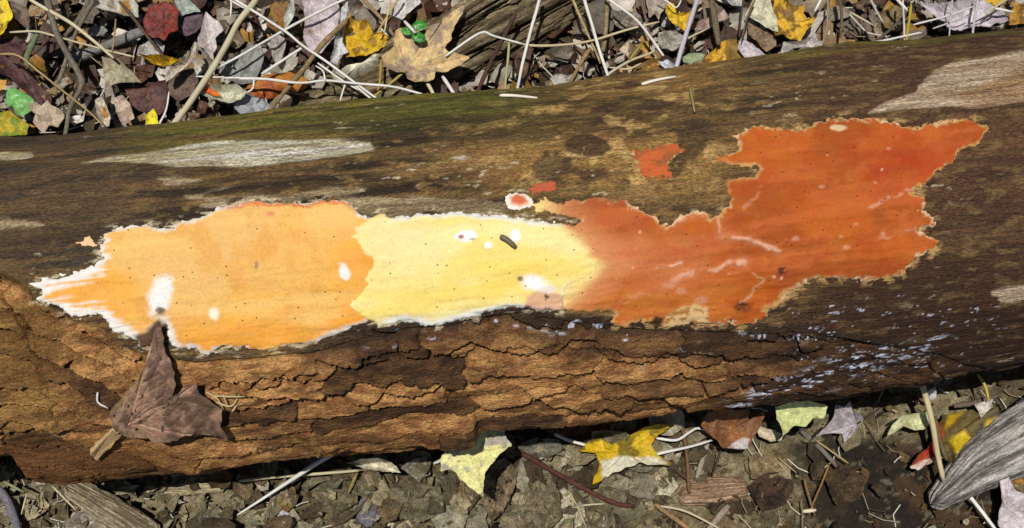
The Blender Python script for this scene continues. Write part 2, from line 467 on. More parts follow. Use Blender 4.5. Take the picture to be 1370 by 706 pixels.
# bare wood pigment
pa = mix(C(196, 184, 150), C(226, 218, 200), ss(0.35, 0.65, w1)); pa = mix(pa, C(170, 150, 96), ss(330, 150, X)*0.6)
pb = mix(C(168, 140, 110), C(204, 180, 150), ss(0.35, 0.6, w1)); pb = mix(pb, C(150, 110, 66), ss(0.55, 0.66, w2)*0.6)
pd = mix(C(140, 120, 88), C(176, 156, 120), ss(0.4, 0.6, w1))
for kx, c_ in (('a', pa), ('b', pb), ('c', pa), ('d', pd), ('e', pd), ('f', pa), ('g', pb), ('h', pd)):
    col = mix(col, c_, BM[kx]*(0.95 if kx in 'ab' else 0.8))
col = mix(col, C(96, 74, 50), np.maximum(BM['a'], BM['b'])*ss(0.64, 0.72, fbm(UU*40, VV*320, 52, 3))*0.5)
# pale splinters and flecks on the surface
fleck = ss(0.765, 0.80, fbm(UU*70, VV*210, 53, 3, 0.6))*ss(0.45, 0.6, fbm(UU*7, VV*12, 54))
col = mix(col, C(205, 190, 150), fleck*0.7*np.where(BARK, 0.35, 1.0))
# bluish white flecks coloured in on the lower right and along the bark line
mz = [(965, 528), (1010, 508), (1075, 490), (1130, 470), (1200, 455), (1262, 443), (1280, 452), (1230, 472), (1180, 488), (1120, 505), (1040, 528), (990, 536)]
white_flecks = ss(4, -8, sdist(Xs, Ys, mz))*ss(0.60, 0.66, fbm(UU*60, VV*260, 55, 4, 0.65))
mz2 = [(1040, 400), (1300, 380), (1370, 430), (1300, 500), (1050, 520)]
white_flecks = np.maximum(white_flecks, ss(5, -20, sdist(Xs, Ys, mz2))*ss(0.75, 0.77, fbm(UU*110, VV*300, 56, 4, 0.65))*0.7)
white_flecks = np.maximum(white_flecks, ss(0.02, 0.0, np.abs(below-0.005))*ss(450, 600, X)*ss(0.74, 0.78, fbm(UU*80, VV*160, 57, 4, 0.6))*0.8)
col = mix(col, C(222, 224, 238), white_flecks)
# outlined dead crust on the middle of the log
dc = sdist(Xs, Ys, [(752, 188), (770, 180), (792, 178), (810, 186), (820, 198), (810, 206), (795, 210), (775, 208), (760, 205)]) + 6*(fbm(UU*60, VV*60, 58)-0.5)
col = mix(col, C(64, 46, 32), ss(2, -2, dc)*0.8)
col = mix(col, C(200, 168, 112), np.exp(-(dc/1.8)**2)*ss(0.45, 0.6, fbm(UU*50, VV*50, 59, 3)))
lch = np.abs(fbm(UU*24, VV*30, 60, 4)-0.5)
veins = ss(0.012, 0.002, lch)*ss(690, 760, X)*ss(990, 930, X)*ss(285, 265, Y)*ss(165, 190, Y)
col = mix(col, C(196, 164, 106), veins*0.75*ss(0.45, 0.6, w4))
Hh += 0.0012*veins

poly_gold = [(42, 380), (60, 372), (85, 366), (105, 362), (128, 356), (136, 346), (133, 335), (140, 322), (138, 312), (150, 308), (178, 304), (200, 302),
 (208, 306), (232, 305), (240, 298), (262, 293), (275, 288), (290, 278), (315, 273), (345, 268), (380, 271), (415, 273), (435, 268), (462, 267), (468, 275),
 (478, 285), (500, 292), (512, 300), (512, 425), (490, 433), (455, 445), (420, 456), (385, 462), (358, 466), (330, 463), (300, 461), (290, 466), (278, 473), (265, 470), (262, 465),
 (235, 464), (228, 450), (222, 430), (213, 438), (205, 462), (190, 462), (178, 452), (160, 444), (148, 437), (142, 425), (138, 418), (120, 420), (100, 424), (92, 420), (80, 410), (62, 403), (48, 402), (58, 393)]
poly_pale = [(496, 291), (510, 284), (520, 290), (545, 289), (565, 284), (590, 286), (605, 282), (640, 286), (690, 291), (720, 296), (745, 297), (770, 302), (788, 312),
 (800, 330), (806, 350), (795, 368), (775, 380), (758, 385), (757, 400), (755, 414), (730, 415), (700, 411), (680, 410), (660, 415), (640, 420), (610, 430), (580, 437), (555, 432),
 (535, 430), (510, 434), (490, 430), (480, 420), (468, 410), (466, 403), (485, 388), (490, 380), (486, 370), (500, 352), (497, 344), (488, 342), (480, 330), (475, 322), (466, 320), (475, 312), (473, 302), (485, 296)]
poly_rust = [(712, 274), (724, 267), (748, 271), (768, 266), (792, 264), (816, 267), (830, 264), (843, 274), (860, 281), (877, 295), (888, 302), (901, 295), (925, 284), (938, 283), (952, 291), (962, 288),
 (974, 274), (976, 264), (972, 244), (986, 237), (1010, 238), (1017, 224), (1000, 224), (979, 223), (961, 216), (966, 209), (986, 201), (983, 185), (1000, 177), (1020, 171), (1037, 173), (1064, 175),
 (1074, 173), (1108, 162), (1136, 157), (1166, 159), (1190, 163), (1210, 170), (1238, 168), (1272, 163), (1302, 162), (1319, 173), (1309, 190), (1282, 204), (1278, 214), (1255, 231), (1238, 247), (1217, 257),
 (1236, 266), (1233, 283), (1248, 290), (1250, 300), (1227, 310), (1255, 320), (1246, 337), (1224, 342), (1207, 363), (1190, 371), (1163, 373), (1136, 375), (1122, 369), (1088, 375), (1071, 380), (1051, 400),
 (1030, 415), (1020, 428), (990, 436), (976, 429), (938, 434), (891, 437), (881, 432), (847, 431), (830, 436), (816, 432), (821, 420), (819, 414), (789, 416), (758, 414), (735, 405), (735, 330), (755, 308), (772, 301), (777, 295), (748, 286), (717, 281)]
poly_ring = [(675, 262), (690, 257), (705, 260), (714, 270), (708, 278), (695, 282), (680, 277)]
poly_dab = [(706, 252), (720, 246), (738, 242), (746, 248), (742, 255), (728, 257), (712, 261)]
poly_isle = [(838, 207), (857, 197), (884, 190), (904, 192), (915, 201), (908, 211), (894, 224), (898, 235), (864, 236), (850, 228)]
poly_left = [(103, 325), (118, 318), (126, 320), (131, 330), (120, 331), (110, 330)]

# crumbs of dead crust left on the wood round the rust patch
e_r = sdist(Xs, Ys, poly_rust); cz = ss(0.50, 0.60, fbm(UU*120, VV*150, 61, 3, 0.6))
col = mix(col, C(206, 164, 104), ss(13, 2, e_r)*cz*0.75*ss(0.42, 0.56, fbm(UU*25, VV*35, 62, 3))*ss(790, 830, X))
e_g = np.minimum(sdist(Xs, Ys, poly_gold), sdist(Xs, Ys, poly_pale))
col = mix(col, C(226, 206, 166), ss(11, 2, e_g)*ss(0.58, 0.64, fbm(UU*90, VV*260, 63, 3, 0.6))*0.8)

# ---- assemble
RR = RAD + Hh
PL = np.stack([UU, RR*np.sin(TT), RR*np.cos(TT)], -1)        # log frame: x along the log
PL[..., 2] += AX_Z
log = empty('fallen_log', (0, 0, 0), PHI)
tag(log, 'thick rotting brown log with stripped wood above and peeling bark below, covered by crust fungus', 'log')
fm = np.ones((NT-1, len(us)-1), bool)
bf = BARK[:-1, :-1] & BARK[1:, 1:] & (row[:-1, :-1] >= 0)
bf[NT-30:, :] = False
pidf = pid[:-1, :-1].astype(np.int64)
vis = (TT[:-1, :-1] > math.radians(-128))
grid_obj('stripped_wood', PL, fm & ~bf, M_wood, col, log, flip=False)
ids, cnt = np.unique(pidf[bf], return_counts=True)
small = np.isin(pidf, ids[cnt < 220]) & bf
big = [i for i, c_ in zip(ids, cnt) if c_ >= 220]
for i in big:
    jj, ii = np.nonzero(bf & (pidf == i))
    j0, j1, i0, i1 = jj.min(), jj.max()+1, ii.min(), ii.max()+1
    sub = (bf & (pidf == i))[j0:j1, i0:i1]
    grid_obj('bark_plate', PL[j0:j1+1, i0:i1+1], sub, M_bark, col[j0:j1+1, i0:i1+1], log)
o = grid_obj('bark_crumbs', PL, small, M_bark, col, log); o['kind'] = 'stuff'
# closing the two sawn ends
for e, nm in ((0, 1), (-1, -1)):
    ring = PL[:, e]
    c0 = ring.mean(0)
    vs = np.vstack([ring, c0]); n = len(ring)
    fs = np.array([[i, (i+1) % n, n] for i in range(n)]) if nm > 0 else np.array([[(i+1) % n, i, n] for i in range(n)])
    mesh_np('log_end', vs, fs, M_wood, np.tile(C(140, 110, 70), (n+1, 1)), log, smooth=False)

def surf(px, py, lift=0.0):
    """a world point on the finished log surface under this photo position"""
    u, th = onlog(px, py)
    j = int(np.clip(np.searchsorted(ths, th), 0, NT-1)); i = int(np.clip(np.searchsorted(us, u), 0, len(us)-1))
    r = RR[j, i]+lift
    return Vector(AXO + AXV*u + (BV*math.sin(th)+ZV*math.cos(th))*r)

# ================================================================ CRUST FUNGUS
fine = 4.2*(fbm(UU*260, VV*300, 71, 2, 0.6)-0.5)
rough_e = 8*(fbm(UU*70, VV*90, 72, 4, 0.6)-0.5)
n1 = fbm(UU*16, VV*22, 73, 4); n2 = fbm(UU*40, VV*60, 74, 4); n3 = fbm(UU*9, VV*60, 75, 4); n4 = fbm(UU*180, VV*260, 76, 3)

Xw = Xs + 16*(fbm(UU*45, VV*45, 80, 4, 0.6)-0.5); Yw = Ys + 16*(fbm(UU*45, VV*45, 81, 4, 0.6)-0.5)
def spot(cx, cy, rx, ry, soft=0.25, ang=0.0):
    ca, sa = math.cos(ang), math.sin(ang)
    dx, dy = Xs-cx, Ys-cy
    dx = dx + (Xw-Xs)*min(1.0, rx/12); dy = dy + (Yw-Ys)*min(1.0, ry/12)
    d = np.sqrt(((dx*ca+dy*sa)/rx)**2+((-dx*sa+dy*ca)/ry)**2)
    return ss(1+soft, 1-soft, d+0.35*(n4-0.5)+0.3*(n2-0.5))

# --- golden patch
sdg = sdist(Xs, Ys, poly_gold) + rough_e*0.85 + fine*(1.4+0.6*ss(240, 120, X)) + 9*(fbm(UU*22, VV*330, 82, 3, 0.6)-0.5)*ss(260, 150, X)
cg = mix(C(247, 184, 84), C(243, 192, 112), ss(0.35, 0.65, n1))
ctr = spot(330, 340, 130, 55, 0.6)
cg = mix(cg, C(238, 186, 112), ctr*0.6)
cg = mix(cg, C(250, 162, 44), ss(395, 460, Y+30*(n2-0.5))*ss(180, 300, X)*0.75)
cg = mix(cg, C(250, 160, 50), ss(430, 480, X)*ss(300, 330, Y)*0.5)
cg = mix(cg, C(250, 160, 40), ss(240, 120, X)*ss(350, 380, Y)*0.5)
cg = mix(cg, C(226, 150, 52), ss(0.60, 0.72, fbm(UU*30, VV*20, 77, 4))*0.35)
cg = mix(cg, C(253, 205, 120), ss(0.55, 0.72, n3)*0.5)
# white growing margin: broad and streaky at the left, narrow below, red-brown above
strk = fbm(UU*22, VV*330, 82, 3, 0.6)
wid = 4 + ss(260, 180, X)*ss(300, 340, Y)*(4.5 + 13*ss(220, 80, X)*ss(0.38, 0.62, strk)) + 4*ss(400, 440, Y)*(1-ss(250, 300, X)*ss(450, 400, X)) - 3*ss(300, 360, X)*ss(320, 290, Y) - 4.2*ss(285, 320, X)*ss(440, 400, X)*ss(420, 450, Y)
mg = ss(wid+3.5, wid*0.3-1, -sdg + 9*(n3-0.5)*ss(260, 100, X)*2 + 4*(n2-0.5))
topm = ss(290, 330, X)*ss(480, 455, X)*ss(300, 285, Y)
mgw = mg*(1-topm)
cg = mix(cg, mix(C(244, 238, 226), C(240, 222, 186), ss(0.5, 0.7, n2)*ss(300, 380, X)), mgw)
cg = mix(cg, C(236, 120, 66), topm*ss(8, 2, -sdg)*0.85)
cg = mix(cg, C(255, 214, 190), topm*ss(2.2, 0.5, -sdg)*0.8)
cg = mix(cg, C(246, 242, 232), np.maximum(spot(216, 398, 18, 26, 0.35, 0.3), spot(462, 361, 8, 11, 0.2, -0.5)))
cg = mix(cg, C(255, 246, 220), spot(289, 417, 6, 8, 0.4)*0.9)
cg = mix(cg, C(96, 70, 44), spot(217, 415, 9, 6, 0.5)*ss(0.5, 0.58, n4)*0.9)
cg = mix(cg, C(160, 130, 104), spot(344, 355, 3, 6, 0.3)*0.8)
cg = mix(cg, C(220, 120, 90), spot(364, 287, 5, 3, 0.3)*0.6)
dead = ss(3, -4, sdist(Xs, Ys, [(180, 446), (196, 442), (206, 430), (215, 425), (220, 432), (224, 448), (228, 468), (205, 472), (190, 464)]) + 4*(n4-0.5))
cg = mix(cg, mix(C(120, 92, 76), C(88, 60, 44), n2), dead)
# --- pale patch
sdp = sdist(Xs, Ys, poly_pale) + (rough_e*0.6 + fine*1.4)
cp = mix(C(252, 227, 134), C(251, 234, 160), ss(0.4, 0.65, n1))
cp = mix(cp, C(247, 228, 170), spot(535, 320, 60, 45, 0.6)*0.6)
cp = mix(cp, C(253, 216, 96), ss(0.55, 0.72, n3)*0.4 + 0.35*spot(650, 370, 80, 35, 0.7))
widp = 7 + 5*ss(395, 430, Y)
mp_ = ss(widp+2.5, widp*0.4, -sdp + 5*(n2-0.5))*ss(505, 535, X+ (Y-360)*0.1)*ss(775, 735, X)
mp_ = np.maximum(mp_, ss(widp, 2, -sdp)*ss(495, 525, X)*ss(400, 420, Y))
cp = mix(cp, C(244, 240, 228), mp_)
cp = mix(cp, C(255, 238, 190), ss(2.5, 0.5, -sdp)*ss(520, 500, X)*0.6)
cp = mix(cp, C(255, 252, 246), np.maximum.reduce([spot(622, 316, 17, 7, 0.2), spot(654, 327, 6, 4, 0.3), spot(688, 316, 7, 9, 0.3), spot(712, 378, 16, 9, 0.5)]))
cp = mix(cp, C(170, 90, 50), spot(616, 317, 4, 3, 0.4)*0.9); cp = mix(cp, C(110, 80, 60), spot(634, 320, 6, 1, 0.4)*0.8)
cp = mix(cp, C(120, 100, 80), spot(695, 373, 4, 3, 0.4)*0.9)
cp = mix(cp, C(226, 170, 140), ss(2, -3, sdist(Xs, Ys, [(698, 412), (705, 395), (722, 385), (742, 388), (757, 398), (756, 414), (730, 415)])+5*(n2-0.5))*0.85)
cp = mix(cp, C(255, 244, 232), spot(728, 385, 14, 5, 0.5)*0.8)
cp = mix(cp, C(80, 60, 50), spot(731, 394, 4, 4, 0.3)*ss(0.45, 0.55, n4)); cp = mix(cp, C(140, 100, 90), spot(733, 412, 6, 2.5, 0.4)*0.8)
# --- rust patch
sdr = sdist(Xs, Ys, poly_rust) + rough_e*1.5 + fine*1.9
cr = mix(C(192, 98, 34), C(170, 82, 30), ss(0.35, 0.65, n1))
cr = mix(cr, C(200, 108, 50), ss(0.5, 0.7, fbm(UU*30, VV*40, 79, 5, 0.65))*0.6)
midz = ss(1000, 900, X)*ss(300, 330, Y)
cr = mix(cr, C(208, 124, 74), midz*(0.45+0.5*ss(0.4, 0.6, n1)))
cr = mix(cr, C(206, 118, 48), ss(1020, 930, X)*ss(375, 400, Y+16*(n2-0.5))*0.8)
cr = mix(cr, C(172, 88, 48), ss(900, 850, X)*ss(315, 290, Y)*0.75)
cr = mix(cr, C(148, 76, 42), ss(900, 850, X)*ss(300, 268, Y)*0.5*ss(0.4, 0.6, n2))
cr = mix(cr, C(206, 108, 52), ss(0.55, 0.7, n3)*0.5)
cr = mix(cr, C(176, 62, 26), spot(1215, 215, 60, 40, 0.8)*0.5 + ss(0.58, 0.72, n2)*0.25)
cr = mix(cr, C(160, 80, 40), ss(1020, 1050, X)*ss(335, 375, Y)*0.45)
pt_ = X + 0.95*np.abs(Y-353) + 22*(n1-0.5) + 22*(n2-0.5)
bl = ss(778, 850, pt_)                          # pale pigment gives way to rust
crz = mix(cr, C(228, 160, 104), ss(870, 800, pt_)*0.75)
crz = mix(crz, C(250, 224, 142), 1-ss(0.0, 0.7, bl))
cp = mix(cp, crz, ss(735, 765, X)*ss(0.0, 0.5, bl)*(1-ss(2, -3, sdist(Xs, Ys, [(698, 412), (705, 395), (722, 385), (742, 388), (757, 398), (756, 414), (730, 415)]))))
cr = np.where((X < 960)[..., None], crz, cr)
L1 = ldist(Xw, Yw, [(798, 413), (830, 400), (868, 389), (900, 375), (925, 363), (945, 358), (975, 351), (992, 352)]) + 3*(n2-0.5)
L2 = ldist(Xw, Yw, [(884, 302), (905, 293), (935, 284), (955, 293), (963, 312), (990, 316), (1010, 324), (1040, 332)]) + 4*(n2-0.5)
L3 = ldist(Xw, Yw, [(878, 357), (895, 354), (912, 352)]) + 2*(n2-0.5)
L4 = ldist(Xw, Yw, [(974, 366), (986, 366), (992, 368)])
L5 = ldist(Xw, Yw, [(1010, 238), (1018, 246), (1008, 262), (992, 276)]) + 4*(n2-0.5)
L6 = ldist(Xw, Yw, [(1218, 257), (1180, 266), (1160, 280)]) + 4*(n2-0.5)
L7 = ldist(Xw, Yw, [(1226, 309), (1195, 312), (1175, 318)]) + 4*(n2-0.5)
rid = np.maximum.reduce([ss(6.5, 0.0, L1)*(0.25+0.6*ss(880, 930, X)), ss(4.0, 0.4, L2)*0.8, ss(3.5, 1, L3), ss(2.6, .8, L4), ss(4, 1, L5)*0.3, ss(4, 1, L6)*0.45, ss(4, 1, L7)*0.45])
cr = mix(cr, C(224, 150, 108), ss(16, 0, L1)*0.35*ss(0.35, 0.6, n1)+ss(12, 0, L2)*0.25)
cr = mix(cr, C(238, 186, 154), rid*(0.05+0.85*ss(0.42, 0.6, fbm(UU*70, VV*120, 83, 4, 0.65))))
widr = 3.5 + 9*ss(370, 425, Y)*ss(0.48, 0.6, n2)*ss(800, 860, X) + 5*ss(1010, 1060, X)*ss(355, 385, Y)*ss(0.42, 0.55, n2) + 6*ss(1020, 990, X)*ss(255, 230, Y)*ss(0.5, 0.6, n2)
mr_ = ss(widr+1.5, widr*0.35-0.5, -sdr + 3*(n4-0.5))*(1-0.75*ss(1000, 960, X)*ss(280, 262, Y))*ss(745, 790, X)
cr = mix(cr, mix(C(236, 204, 160), C(206, 160, 96), ss(0.4, 0.62, n2)), mr_*0.92)
cre = ss(3, -5, sdist(Xs, Ys, [(885, 437), (890, 418), (905, 408), (930, 406), (945, 412), (950, 430), (930, 436)])+10*(n2-0.5))
cr = mix(cr, mix(C(226, 196, 140), C(180, 130, 70), ss(0.45, 0.6, n4)), cre*0.85)
cr = mix(cr, C(70, 48, 30), ss(3, -3, sdist(Xs, Ys, [(868, 432), (878, 422), (888, 424), (884, 437)])+4*(n4-0.5)))
cr = mix(cr, C(224, 196, 150), spot(1120, 175, 11, 4, 0.3)*0.9)
cr = mix(cr, C(86, 50, 30), spot(993, 408, 11, 7, 0.3)*(0.5+0.5*ss(0.4, 0.55, n4))); cr = mix(cr, C(84, 48, 26), spot(1046, 362, 9, 5, 0.4)*ss(0.35, 0.5, n4))
cr = mix(cr, C(216, 186, 140), np.exp(-(ldist(Xw, Yw, [(1008, 365), (1012, 372), (1022, 378), (1010, 388), (998, 396), (990, 402)])/1.2)**2)*0.5)
flk = ss(0.90, 0.93, fbm(UU*95, VV*95, 78, 2))
cr = mix(cr, C(236, 196, 164), flk*0.75)
for (sx, sy, r) in ((1170, 245, 3), (1098, 250, 4), (1124, 316, 3), (1181, 312, 4), (1132, 331, 5), (1063, 318, 6), (912, 387, 7), (938, 400, 9), (1145, 300, 3), (1188, 200, 3), (1105, 210, 2)):
    cr = mix(cr, C(232, 176, 140), spot(sx, sy, r, r*0.6, 0.5)*0.45)

def crust(name, label, cat, sd, colr, thick, mask_margin, group=None, px=2.0, rolled=0.0, th_off=0.0):
    root = empty(name, (0, 0, 0), PHI)
    tag(root, label, cat, group)
    h = thick*ss(1.2, -5.0, sd) + rolled*np.exp(-((sd+4)/3)**2) - 0.0022*ss(0.0, 2.4, sd) + th_off
    hh = h + 0.0003*(n2-0.5) + 0.0005*(n1-0.5)*ss(0, -8, sd)
    sm = RAD + 0.008*lump + 0.25*(Hh-0.008*lump)       # the crust bridges the finer grooves
    Rc = np.maximum(sm, RR-0.0006)*0.5 + 0.5*RR + hh
    Rc = np.where(sd < -0.5, np.maximum(Rc, RR+0.0004), Rc)
    P = np.stack([UU, Rc*np.sin(TT), Rc*np.cos(TT)+AX_Z], -1)
    keep = (sd < 2.4)
    kf = keep[:-1, :-1] & keep[1:, 1:] & keep[:-1, 1:] & keep[1:, :-1]
    mf = (mask_margin > 0.5)[:-1, :-1] & kf
    grid_obj('crust', P, kf & ~mf, M_fung, colr, root)
    if mf.any():
        grid_obj('margin', P, mf, M_marg, colr, root)
    return root
Hx = np.zeros_like(UU)
ridge_h = 0.0009*rid
crust('golden_crust_fungus', 'golden orange crust fungus patch with ragged white edge beside the pale yellow patch', 'fungus', sdg, cg, 0.0020, np.maximum(mgw, 0), 'crust fungi on the log')
crust('rust_crust_fungus', 'large rust orange crust fungus patch with cream rim beside the pale yellow patch', 'fungus', sdr, cr, 0.0018, mr_, 'crust fungi on the log', th_off=ridge_h)
crust('pale_crust_fungus', 'pale yellow crust fungus patch between the golden and the rust orange patches', 'fungus', sdp, cp, 0.0028, mp_, 'crust fungi on the log', th_off=-0.0007*ss(755, 800, X))
sdk = sdist(Xs, Ys, poly_ring) + fine*1.4
ck = mix(C(244, 180, 140), C(214, 110, 70), spot(695, 268, 9, 6, 0.4)); mk = ss(5.5, 3, -sdk); ck = mix(ck, C(255, 240, 222), mk)
crust('small_crust_fungus', 'small round salmon crust fungus with white rim above the pale yellow patch', 'fungus', sdk, ck, 0.002, mk, 'crust fungi on the log')
sdd = sdist(Xs, Ys, poly_dab) + fine*2 + rough_e*0.5
crust('dull_red_crust_fungus', 'little dull red fungus dab just above the small round salmon fungus', 'fungus', sdd, mix(C(190, 96, 60), C(150, 76, 46), ss(0.4, 0.6, n2)), 0.001, Hx, 'crust fungi on the log')
sdi = sdist(Xs, Ys, poly_isle) + fine*3.2 + rough_e*1.6 + 14*(n2-0.44) + 9*spot(867, 218, 14, 6, 0.4)
ci = mix(C(198, 98, 50), C(160, 92, 50), ss(0.4, 0.62, n2)); mi = ss(2.5, 0.6, -sdi)*ss(0.45, 0.6, n2); ci = mix(ci, C(222, 186, 134), mi)
crust('isolated_crust_fungus', 'isolated broken orange fungus island on brown wood, left of the rust patch top corner', 'fungus', sdi, ci, 0.0012, mi, 'crust fungi on the log')
sdl = sdist(Xs, Ys, poly_left) + fine*2
crust('peach_crust_fungus', 'tiny peach fungus scrap off the upper left corner of the golden patch', 'fungus', sdl, mix(C(246, 214, 170), C(240, 180, 110), n2), 0.001, Hx, 'crust fungi on the log')
# ================================================================ GROUND
def ax2(a, b, step, ext, n):
    m = int((b-a)/step)
    g = (np.geomspace(step, ext, n))
    return np.concatenate([(a-g)[::-1], np.linspace(a, b, m), b+g])
gx = ax2(-0.72, 0.72, 0.0034, 45, 26)
gyl = np.linspace(-0.42, -0.12, 96); gyh = np.linspace(0.16, 0.52, 100)
gg = np.geomspace(0.006, 45, 26)
gy = np.concatenate([(-0.42-gg)[::-1], gyl, np.linspace(-0.12, 0.16, 14)[1:-1], gyh, 0.52+gg])
GX, GY = np.meshgrid(gx, gy)
near = np.exp(-np.maximum(np.hypot(GX, GY)-0.8, 0)*0.8)
def gheight(x, y):
    nearr = np.exp(-np.maximum(np.hypot(x, y)-0.8, 0)*0.8)
    h = 0.020*(fbm(x*8, y*8, 101, 3)-0.5) + nearr*(0.016*(fbm(x*30, y*30, 102, 4)-0.5) + 0.008*(fbm(x*95, y*95, 103, 3, 0.6)-0.5))
    return h*(0.35+0.65*nearr)
GZ = gheight(GX, GY)
PX, PY = project(np.stack([GX, GY, GZ*0], -1))
e1 = fbm(GX*40, GY*40, 111, 4); e2 = fbm(GX*12, GY*12, 112, 3); e3 = fbm(GX*150, GY*150, 113, 3)
gc = mix(C(96, 84, 58), C(150, 136, 102), ss(0.36, 0.64, e1*0.6+e3*0.4))
gc = mix(gc, C(62, 50, 32), ss(0.52, 0.66, e2)*0.7)
upz = ss(0.02, 0.12, GY)
gc = mix(gc, mix(C(46, 38, 26), C(84, 68, 46), e1), upz*0.9)
wet = ss(1000, 1100, PX+60*(e2-0.5))*ss(570, 600, PY)*ss(-0.1, -0.15, GY)
gc = mix(gc, mix(C(36, 28, 18), C(74, 54, 32), ss(0.4, 0.65, e1)), wet*0.97)
gc = mix(gc, C(170, 160, 130), ss(0.70, 0.76, e3)*0.35)
ground = grid_obj('ground', np.stack([GX, GY, GZ], -1), np.ones((len(gy)-1, len(gx)-1), bool), M_mud, gc)
tag(ground, kind='structure')

# ================================================================ STUFF: crumbled litter
def litter(name, label, n, zone, pal, smin, smax, lift, tilt, seed, flat=1.0, crink=1.0, mat=None):
    rg = np.random.default_rng(seed)
    NO = 11; KR = (0.34, 0.67, 1.0)
    V = []; FQ = []; CC = []; base = 0
    for q in range(n):
        x, y = zone(rg)
        z = float(gheight(np.array([x]), np.array([y]))[0]) + rg.random()**1.6*lift + 0.002
        s = (smin + (smax-smin)*rg.random()**2.2)*0.5
        asp = 0.35+0.65*rg.random()
        a = np.linspace(0, 2*math.pi, NO, endpoint=False)+rg.random(NO)*0.45
        rr = s*(0.55+0.5*rg.random(NO))
        ox = np.cos(a)*rr; oy = np.sin(a)*rr*asp
        ph = rg.random()*6.28
        cup = rg.normal()*0.5*flat; fold = rg.normal()*0.5*flat
        pts = [np.zeros((1, 2))]
        for kk in KR:
            pts.append(np.stack([ox*kk, oy*kk], 1))
        p2 = np.vstack(pts)
        zz = cup*(p2**2).sum(1)/s + fold*np.abs(p2[:, 0]*math.sin(ph)+p2[:, 1]*math.cos(ph)) + rg.normal(size=len(p2))*s*0.10*crink
        tx, ty = rg.normal()*tilt, rg.normal()*tilt
        zz = zz + p2[:, 0]*tx + p2[:, 1]*ty
        c, sn = math.cos(ph*2.7), math.sin(ph*2.7)
        xyz = np.stack([x+p2[:, 0]*c-p2[:, 1]*sn, y+p2[:, 0]*sn+p2[:, 1]*c, z+zz], 1)
        xyz[:, 2] = np.maximum(xyz[:, 2], -0.004)
        V.append(xyz)
        f = []
        for i in range(NO):
            j = (i+1) % NO
            f.append((0, 1+i, 1+j, 1+j)); f.append((1+i, 1+NO+i, 1+NO+j, 1+j)); f.append((1+NO+i, 1+2*NO+i, 1+2*NO+j, 1+NO+j))
        FQ.append(np.array(f)+base); base += len(xyz)
        cc = np.array(pal[rg.integers(len(pal))])*(0.7+0.5*rg.random())
        CC.append(np.tile(cc, (len(xyz), 1))*(0.72+0.5*rg.random((len(xyz), 1))))
    V = np.vstack(V); FQ = np.vstack(FQ); CC = np.vstack(CC)
    tri = FQ[::3][:, :3]; quad = np.vstack([FQ[1::3], FQ[2::3]])
    tris = np.vstack([tri, quad[:, [0, 1, 2]], quad[:, [0, 2, 3]]])
    o = mesh_np(name, V, tris, mat or M_leaf, CC, None, True)
    return tag(o, label, 'leaf litter', kind='stuff')

def zone_top(rg):
    if rg.random() < 0.30: return rg.uniform(-1.5, 1.5), 0.20+1.1*rg.random()**1.3
    return rg.uniform(-0.75, 0.75), 0.19+rg.random()*0.30
def zone_low(rg):
    if rg.random() < 0.28: return rg.uniform(-1.5, 1.5), -0.12-1.0*rg.random()**1.3
    return rg.uniform(-0.75, 0.75), -0.115-rg.random()*0.26
def zone_low_left(rg):
    if rg.random() < 0.28: return rg.uniform(-1.5, 0.3), -0.36-0.8*rg.random()**1.3
    while True:
        x, y = rg.uniform(-0.75, 0.75), -0.115-rg.random()*0.26
        if x < 0.22 or rg.random() < 0.10: return x, y
palt = [C(150, 140, 124), C(160, 150, 136), C(176, 166, 150), C(120, 104, 84), C(88, 66, 50), C(70, 48, 38), C(140, 112, 76), C(160, 120, 50), C(104, 92, 78), C(60, 46, 36), C(190, 180, 168), C(90, 60, 44), C(128, 116, 100)]
pall = [C(176, 166, 138), C(150, 140, 112), C(160, 146, 112), C(122, 110, 80), C(98, 86, 60), C(134, 122, 94), C(84, 72, 50), C(112, 92, 64), C(146, 136, 110), C(72, 58, 38), C(104, 96, 70)]
palt = [np.clip(c_*1.3, 0, 0.7) for c_ in palt]; pall = [np.clip(c_*1.2, 0, 0.7) for c_ in pall]
palw = [C(60, 46, 28), C(84, 62, 36), C(46, 36, 24), C(100, 76, 44), C(118, 96, 60)]
litter('leaf_litter', 'crumbled grey and brown leaf litter heaped behind the log', 3700, zone_top, palt, 0.008, 0.065, 0.030, 0.3, 1)
litter('decayed_leaf_litter', 'muddy decayed leaf scraps pressed into the soil along the bark side of the log', 3400, zone_low_left, pall, 0.006, 0.056, 0.020, 0.34, 2, 1.2, 1.5, M_decay)
litter('dark_leaf_crumbs', 'dark wet leaf crumbs scattered over the soil along the bark side of the log', 1750, zone_low, palw, 0.003, 0.016, 0.012, 0.45, 3, 1, 1.5, M_decay)

